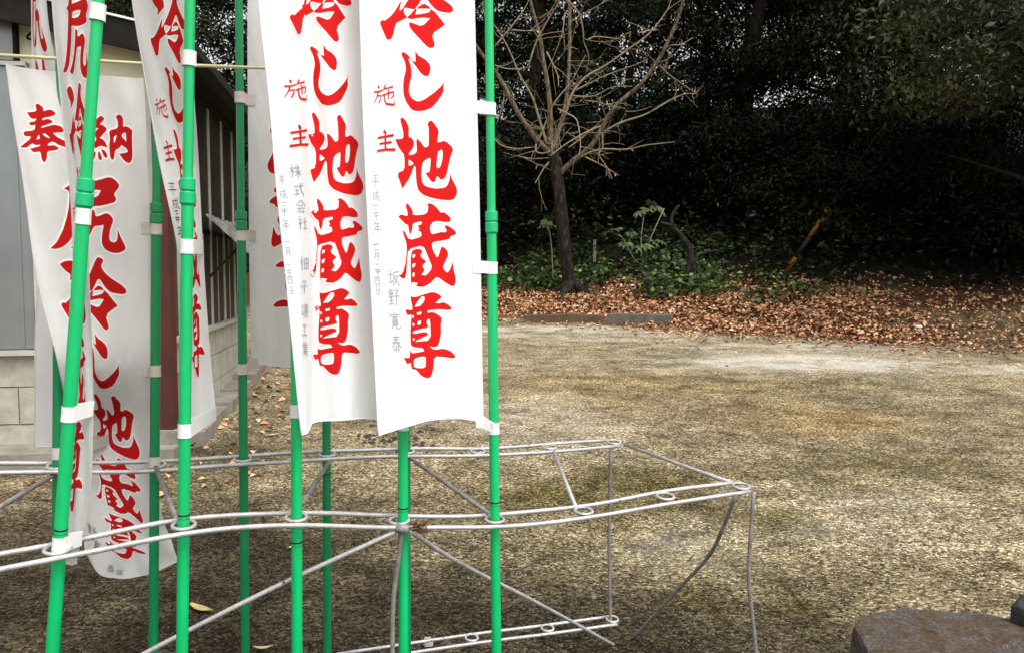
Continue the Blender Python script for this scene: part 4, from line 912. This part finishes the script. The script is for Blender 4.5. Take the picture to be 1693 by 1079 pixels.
# --- right front banner
us = [0, .25, .5, .75, 1]
Zr = [1.95, 2.0, 2.06, 2.12, 2.16]
rows = [(1.8+(y-705)/620, lin(l, r, us), y, Zr) for y, l, r in ((-411, 585, 778), (0, 594, 785), (170, 600, 789), (330, 607, 793), (500, 615, 796), (620, 621, 798))]
rows.append((1.8, lin(626, 800, us), [719, 706, 694, 691, 698], Zr))
cF4 = Cloth(us, rows, (.004, 1.3, .45, .6))
hand = writing([(c, *uv_f4(x, y), s_) for c, (x, y, s_) in zip(DATE, [(621, 299, .033), (622, 324, .033), (621, 346, .028), (622, 358, .028), (624, 376, .033), (622, 404, .03), (623, 421, .03), (624, 441, .03), (625, 450, .026), (624, 464, .03), (625, 480, .028)])], .0017) \
     + writing([(c, *uv_f4(x, y), .046) for c, (x, y) in zip(['saka', 'no', 'hiro', 'yasu'], [(651, 459), (651, 491), (653, 530), (655, 567)])], .0023)
flag('rightmost white banner, with red characters and four handwritten ones, on the end green pole', [(809, 60, 2.17), (820, 1000, 2.17)], None, cF4, [-120, 176, 432, 697], 1, M['cloth_new'], M['red'], 356, hand=hand, bands=(822,))
# --- second front banner
us3 = [0, .12, .2, .26, .5, .8, 1]
Z3 = [1.83, 1.85, 1.90, 1.935, 1.96, 2.02, 2.07]
def row3(y, l, a, b, c, d_, e, yy=None): return (1.8+(y-700)/625, [l, l+.62*(a-l), a, b, c, d_, e], yy if yy else y, Z3)
cF3 = Cloth(us3, [row3(-425, 402, 468, 478, 522, 566, 602), row3(0, 428, 482, 491, 535, 579, 615), row3(170, 446, 496, 504, 546, 592, 628), row3(300, 457, 503, 510, 553, 600, 636), row3(450, 472, 508, 514, 556, 603, 640), row3(600, 486, 509, 516, 558, 603, 641), row3(700, 498, 515, 522, 563, 606, 643, [719, 714, 700, 697, 694, 692, 696])], (.003, 1.2, .5, 2))
uvF3 = lambda x, y: (float(np.interp(x, [np.interp(y, [0, 170, 300, 450, 600], q) for q in ([428, 446, 457, 472, 486], [482, 496, 503, 508, 509])], [0, .2])), 1.8+(y-700)/625)
hand = writing([(c, *uvF3(x, y), s_) for c, (x, y, s_) in zip(DATE, [(466, 298, .026), (468, 321, .03), (469, 340, .026), (470, 350, .026), (472, 371, .028), (474, 400, .024), (476, 416, .026), (477, 442, .028), (478, 452, .024), (479, 463, .028), (482, 481, .024)])], .0015) \
     + writing([(c, *uvF3(x, y), .038) for c, (x, y) in zip(['kabu', 'shiki', 'kai', 'sha', 'den', 'ko', 'ken', 'kou', 'gyo'], [(486, 283), (492, 313), (495, 341), (498, 368), (502, 435), (501, 474), (503, 513), (503, 546), (504, 576)])], .0020)
flag('white banner with red characters and a long handwritten column, second from the right', [(664, 60, 2.09), (667, 1000, 2.09)], None, cF3, [-120, 190, 430, 690], 1, M['cloth_new'], M['red'], 356, hand=hand, bands=(832,))
# --- third front pole, its banner bunched behind the second banner
cF2 = Cloth([0, .5, 1], [(0, [560, 525, 500], -420, [2.0, 2.03, 1.99]), (.7, [565, 530, 502], -10, [2.0, 2.03, 1.99]), (1.4, [560, 530, 501], 420, [2.0, 2.04, 1.99]), (1.8, [550, 525, 500], [660, 668, 676], [2.0, 2.03, 1.99])], (.006, 1, .5, 1))
flag('white banner bunched up on its green pole behind the second white banner', [(488, 60, 1.95), (491, 1000, 1.95)], None, cF2, [200, 430, 668], 1, M['cloth_old'], M['red'], 340, text=False, bands=(890,))
# --- twisted banner on the fourth front pole
us = [0, .25, .5, .75, 1]; Za = [1.90, 1.89, 1.875, 1.865, 1.86]; Zb = [1.87, 1.92, 1.96, 1.99, 2.01]
mixz = lambda k: [a+(b-a)*k for a, b in zip(Za, Zb)]
v1 = lambda y: 1.8+(y-695)/585
cF1 = Cloth(us, [(v1(-358), [204, 240, 270, 292, 316], -358, Za), (v1(0), [218, 255, 285, 303, 316], 0, Za), (v1(100), [235, 262, 288, 305, 318], 100, Za), (v1(250), [261, 286, 303, 318, 329], 250, mixz(.35)), (v1(430), [298, 306, 316, 328, 337], 430, mixz(.8)), (v1(560), [303, 314, 325, 337, 346], 560, Zb), (v1(695), [306, 318, 330, 343, 356], [700, 707, 706, 697, 683], Zb)], (.004, 1.1, .6, 0))
hand = writing([(c, u, v1(y), s_) for c, u, y, s_ in zip(DATE[:7], [.13, .14, .13, .13, .16, .12, .14], [312, 337, 354, 364, 383, 407, 422], [.036, .036, .026, .026, .036, .022, .03])], .0026, 2.4)
flag('greyish banner twisted edge on round the pole before the red post', [(314, 0, 1.82), (302, 1000, 1.82)], None, cF1, [93, 395, 700], 1, M['cloth_old'], M['red_old'], 304, hand=hand, ink='ink_dark', bands=(843,), tab_m='tape')
# --- leaning pole at the left end of the front row
v0 = lambda y: 1.8+(y-930)/656
Z0 = [1.76, 1.74, 1.72, 1.71, 1.70]
cF0 = Cloth(us, [(v0(y), x, y if y < 930 else [918, 925, 932, 934, 930], Z0) for y, x in ((-250, [80, 105, 125, 150, 185]), (0, [86, 105, 125, 145, 166]), (150, [100, 114, 128, 143, 158]), (300, [117, 125, 133, 142, 150]), (430, [122, 128, 134, 140, 147]), (560, [119, 126, 133, 141, 151]), (700, [114, 121, 130, 141, 153]), (820, [108, 115, 123, 134, 149]), (930, [102, 108, 113, 119, 127]))], (.003, 1.2, .7, 1))
flag('narrow furled banner on the leaning green pole at the left end of the front row', [(163, 0, 1.66), (92, 1000, 1.66)], None, cF0, [20, 346, 672, 893], 1, M['cloth_old'], M['red_old'], 306, bands=(868,), tab_m='tape')
# --- rear row
Z1 = [2.08, 2.10, 2.16, 2.25, 2.28]; Z1b = [2.20, 2.25, 2.31, 2.33, 2.34]
us1 = [0, .15, .45, .8, 1]
cB1 = Cloth(us1, [(0, [8, 40, 110, 200, 238], [105, 112, 120, 127, 130], Z1), (.27, [25, 57, 122, 202, 243], 225, Z1), (.47, [45, 73, 138, 208, 249], 355, Z1), (.703, [70, 95, 145, 208, 250], 490, Z1), (.88, [98, 118, 160, 212, 250], 600, Z1), (1.09, [118, 140, 180, 225, 253], 700, Z1b), (1.324, [126, 140, 186, 236, 268], [775, 782, 805, 830, 842], Z1b), (1.558, [131, 152, 205, 248, 286], [848, 862, 890, 902, 895], Z1b), (1.8, [142, 160, 195, 255, 295], [912, 940, 956, 944, 927], Z1b)], (.006, 1.5, .8, .5))
hand = writing([('no', .14, 1.60, .05), ('hiro', .19, 1.66, .05), ('yasu', .34, 1.75, .045), ('saka', .45, 1.76, .04)], .0022)
flag('widest dingy banner, its red characters facing us, left of the red post', [(259, 300, 2.28), (254, 1000, 2.28)], None, cB1, [376, 606, 757], 1, M['cloth_old'], M['red_old'], 350, hand=hand, ink='ink_dark', pole_m='pole_shaded', tab_m='tape_old', bar=((-25, 90, 2.06), (441, 113, 2.36)))
cB2 = Cloth([0, .5, 1], [(1.8+(y-607)/530, x, yy, [2.50, 2.47, 2.45]) for y, x, yy in ((-347, [570, 490, 408], -347), (0, [572, 491, 410], 0), (300, [575, 492, 411], 300), (607, [572, 492, 414], [612, 608, 600]))], (.005, 1.0, .5, 2))
flag('dingy banner with mirrored characters, left of the two white banners', [(395, 0, 2.42), (405, 1000, 2.42)], None, cB2, [155, 377, 597], 1, M['cloth_old'], M['red_old'], 352, pole_m='pole_shaded', tab_m='tape_old', top=3.2)
cB0 = Cloth([0, .5, 1], [(0, [48, 68, 92], -250, [2.38, 2.36, 2.33]), (.6, [52, 69, 90], 100, [2.38, 2.36, 2.33]), (1.0, [66, 140, 200], 380, [2.42, 2.43, 2.44]), (1.45, [59, 150, 230], 600, [2.42, 2.43, 2.44]), (1.8, [56, 150, 230], [738, 742, 736], [2.42, 2.43, 2.44])], (.006, 1, .6, 0))
flag('pale narrow banner hanging at the far left in front of the block wall', [(100, 0, 2.15), (94, 1000, 2.15)], None, cB0, [738], 1, M['cloth_old'], M['red_old'], 400, pole_m='pole_shaded', tab_m='tape_old')
flag('bare rear pole in shade-darkened green showing below the second white banner', [(537, 100, 2.55), (541, 1000, 2.55)], None, None, [], 1, None, None, 350, pole_m='pole_shaded', bands=(775,))
flag('bare rear pole in shade-darkened green almost hidden behind the front pole second from the right', [(670, 100, 2.68), (673, 1000, 2.68)], None, None, [], 1, None, None, 350, pole_m='pole_shaded', bands=(720,))

# ------------------------------------------------------------------ stones and small things on the ground
def rock(name, label, outline, ztop, zbot, m, seed, grow=.12, smooth=False):
    r = np.random.default_rng(seed); bm = bmesh.new(); o = np.array(outline); c = o.mean(0); n = len(o); rings = []
    for (s, z) in ((1+grow*.5, zbot), (1+grow*.4, zbot+(ztop-zbot)*.5), (1.02, ztop-.02), (1.0, ztop-.004), (.97, ztop), (.75, ztop+.006), (.5, ztop+.009), (.25, ztop+.01)):
        ring = []
        for k in range(n*4):
            a = k/4; i = int(a); f = a-i; p = o[i % n]*(1-f)+o[(i+1) % n]*f; q = c+(p-c)*(s+r.normal()*.008); ring.append(bm.verts.new((q[0], q[1], z+r.normal()*.005)))
        rings.append(ring)
    for A, B in zip(rings, rings[1:]):
        for k in range(len(A)): bm.faces.new([A[k], A[(k+1) % len(A)], B[(k+1) % len(A)], B[k]])
    bm.faces.new(rings[-1]); bmesh.ops.recalc_face_normals(bm, faces=bm.faces)
    bmesh.ops.smooth_vert(bm, verts=bm.verts, factor=.12, use_axis_x=True, use_axis_y=True, use_axis_z=True)
    for f in bm.faces: f.smooth = smooth
    me = bpy.data.meshes.new(name); bm.to_mesh(me); bm.free(); me.materials.append(m); tag(link(name, me), label, 'stone')
def Pz(px, py, z): d = ray(px, py); t = (z-CAM_H)/d[2]; return (d[0]*t, d[1]*t)
t = NT('lichen_stone'); t.set(Roughness=.95)
c = t.ramp(t.noise(70, 8, .8), [(.32, (.016, .014, .012)), (.45, (.075, .045, .024)), (.55, (.125, .075, .036)), (.64, (.20, .165, .12)), (.74, (.42, .38, .31))])
c = t.mix(t.ramp(t.noise(16, 5), [(.45, (0, 0, 0)), (.62, (1, 1, 1))]), c, t.ramp(t.noise(120, 5, .8), [(.38, (.03, .028, .027)), (.5, (.10, .09, .082)), (.66, (.32, .29, .25))]))
t.col(c); t.bump(t.noise(60, 8, .8), 1.0, .02)
zt = .22
rock('stone', 'flat topped stone with orange brown lichen in the lower right corner', [Pz(1412, 1032, zt), Pz(1440, 1012, zt), Pz(1495, 1003, zt), Pz(1600, 1008, zt), Pz(1720, 1030, zt), Pz(1860, 1075, zt), Pz(1800, 1250, zt), Pz(1560, 1240, zt), Pz(1455, 1110, zt)], zt, -.05, t.m, 4)
rock('stone', 'small dark stone at the right edge resting on the lichened stone', [Pz(1671, 1012, .25), Pz(1684, 1000, .25), Pz(1740, 998, .25), Pz(1770, 1020, .25), Pz(1720, 1030, .25)], .28, .215, mat('dark_stone', (.018, .017, .018), (.035, .033, .034), scale=20, rough=.9, bump=.5), 6, .05)
# single large leaves and litter
def big_leaf(label, px, py, L, ang, m, cat='leaf', name='fallen_leaf'):
    p = G(px, py); bm = MB(); n = 7; vs = []
    d = np.array([math.cos(ang), math.sin(ang), 0]); s_ = np.array([-d[1], d[0], 0])
    for k in range(n):
        f = k/(n-1); w_ = L*.14*math.sin(math.pi*min(f*.9+.08, 1)); z = .012+.03*(f-.5)**2
        for e in (-1, 0, 1): vs.append(p+d*L*(f-.5)+s_*e*w_+np.array([0, 0, z+abs(e)*.008]))
    bm.add(vs, [(k*3+j, k*3+j+1, k*3+j+4, k*3+j+3) for k in range(n-1) for j in (0, 1)]); tag(bm.build(name, m, None, True), label, cat)
yl = mat('yellow_leaf', (.50, .40, .15), (.40, .31, .11), scale=20, rough=.7); tl = mat('tan_leaf', (.48, .38, .24), rough=.8)
big_leaf('long pale yellow leaf on the dark ground between two green poles', 333, 1012, .14, -.55, yl)
big_leaf('tan leaf on the gravel near the foot of the rear poles at the left', 449, 722, .13, .5, tl)
big_leaf('small pale leaf at the bottom edge under the rack', 436, 1078, .07, .2, tl)
big_leaf('small yellowish leaf beside the third front pole', 480, 910, .05, 1.2, yl)
p = G(1518, 543); b = MB(); b.ring(p+np.array([0, 0, .03]), .04, .025, 10, 5); tag(b.build('litter_scrap', M['tape'], None, True), 'small scrap of white litter at the right end of the leaf drift', 'litter')
p = G(708, 1066); rock('pebble', 'pale pebble on the dark gravel by the bottom edge', [(p[0]+.018*math.cos(a), p[1]+.014*math.sin(a)) for a in np.linspace(0, 6.28, 7)[:-1]], p[2]+.018, p[2]-.005, mat('pale_pebble', (.5, .47, .42), rough=.9), 9)
# dark clods on the gravel behind the rack
b = MB(); r_ = np.random.default_rng(12)
for k in range(120):
    q = G(float(np.clip(r_.normal(648, 40), 570, 735)), float(np.clip(r_.normal(724, 11), 698, 748))); s_ = r_.uniform(.012, .042)*(.6 if k % 3 else 1); a = r_.random()*6.28
    v = [q+np.array([s_*math.cos(a+i*1.05)*r_.uniform(.7, 1.3), s_*math.sin(a+i*1.05)*r_.uniform(.7, 1.3), 0]) for i in range(6)]+[q+np.array([0, 0, s_*.8]), q-np.array([0, 0, .01])]
    b.add(v, [(i, (i+1) % 6, 6) for i in range(6)]+[((i+1) % 6, i, 7) for i in range(6)])
tag(b.build('dirt_clods', mat('dark_soil', (.02, .016, .012), (.05, .04, .03), scale=60, rough=1)), 'patch of dark crumbled soil on the gravel behind the rack', 'soil', kind='stuff')
# loose pebbles of the gravel near the camera
n = 34000
Y = 2.6+rng.random(n)**1.4*5.5; X = rng.uniform(-1, 1, n)*(Y*.68+.3); keep = (X > -2.3-.15*(Y-5)) | (Y < 5.2); X, Y = X[keep], Y[keep]; n = len(X)
Z = gz(X, Y); sz = rng.uniform(.0018, .0045, n)*(.7+.1*Y); base = np.array([(1, 0, 0), (0, 1, 0), (-1, 0, 0), (0, -1, 0), (0, 0, .7), (0, 0, -.5)], float)
ang = rng.random(n)*6.28; V = base[None]*(.7+.6*rng.random((n, 6, 1)))*sz[:, None, None]
V = np.stack([V[..., 0]*np.cos(ang)[:, None]-V[..., 1]*np.sin(ang)[:, None], V[..., 0]*np.sin(ang)[:, None]+V[..., 1]*np.cos(ang)[:, None], V[..., 2]], -1)+np.stack([X, Y, Z+.003], 1)[:, None]
f0 = np.array([(0, 1, 4), (1, 2, 4), (2, 3, 4), (3, 0, 4)]); F = (np.arange(n)*6)[:, None, None]+f0[None]
me = bpy.data.meshes.new('pebbles'); me.vertices.add(n*6); me.vertices.foreach_set('co', V.ravel()); F = F.reshape(-1); me.loops.add(len(F)); me.loops.foreach_set('vertex_index', F)
me.polygons.add(len(F)//3); me.polygons.foreach_set('loop_start', np.arange(0, len(F), 3)); me.polygons.foreach_set('loop_total', np.full(len(F)//3, 3)); me.update(calc_edges=True)
a = me.attributes.new('tone', 'FLOAT', 'POINT'); a.data.foreach_set('value', np.repeat(np.clip(rng.random(n)*.9*(1-.8*dark_ground_mask(X, Y)), 0, 1), 6).astype(np.float32))
me.materials.append(leafmat('pebble', [(0, (.06, .05, .035)), (.45, (.24, .20, .13)), (1, (.60, .54, .42))], rough=.95, trans=0, spec=.15))
tag(link('pebbles', me), 'loose small gravel stones lying over the ground', 'gravel', kind='stuff')
print('objects', len(bpy.data.objects))

b = MB(); r_ = random.Random(21)
for k in range(220):
    y = 3.2+10*r_.random()**1.3; x = r_.uniform(-.62, .62)*y
    if y > float(border(x)): continue
    a = r_.random()*6.28; L = r_.uniform(.03, .16); z = float(gz(x, y))+.008
    q = [np.array([x+math.cos(a)*L*t_+r_.gauss(0, .006), y+math.sin(a)*L*t_+r_.gauss(0, .006), z+r_.random()*.006]) for t_ in (0, .5, 1)]
    b.tube(q, [.0022, .0018, .0012], 4, caps=False)
tag(b.build('twig_litter', mat('dead_twig', (.05, .035, .022), (.16, .12, .075), scale=8, rough=.9)), 'small dry twigs strewn over the gravel', 'twigs', kind='stuff')
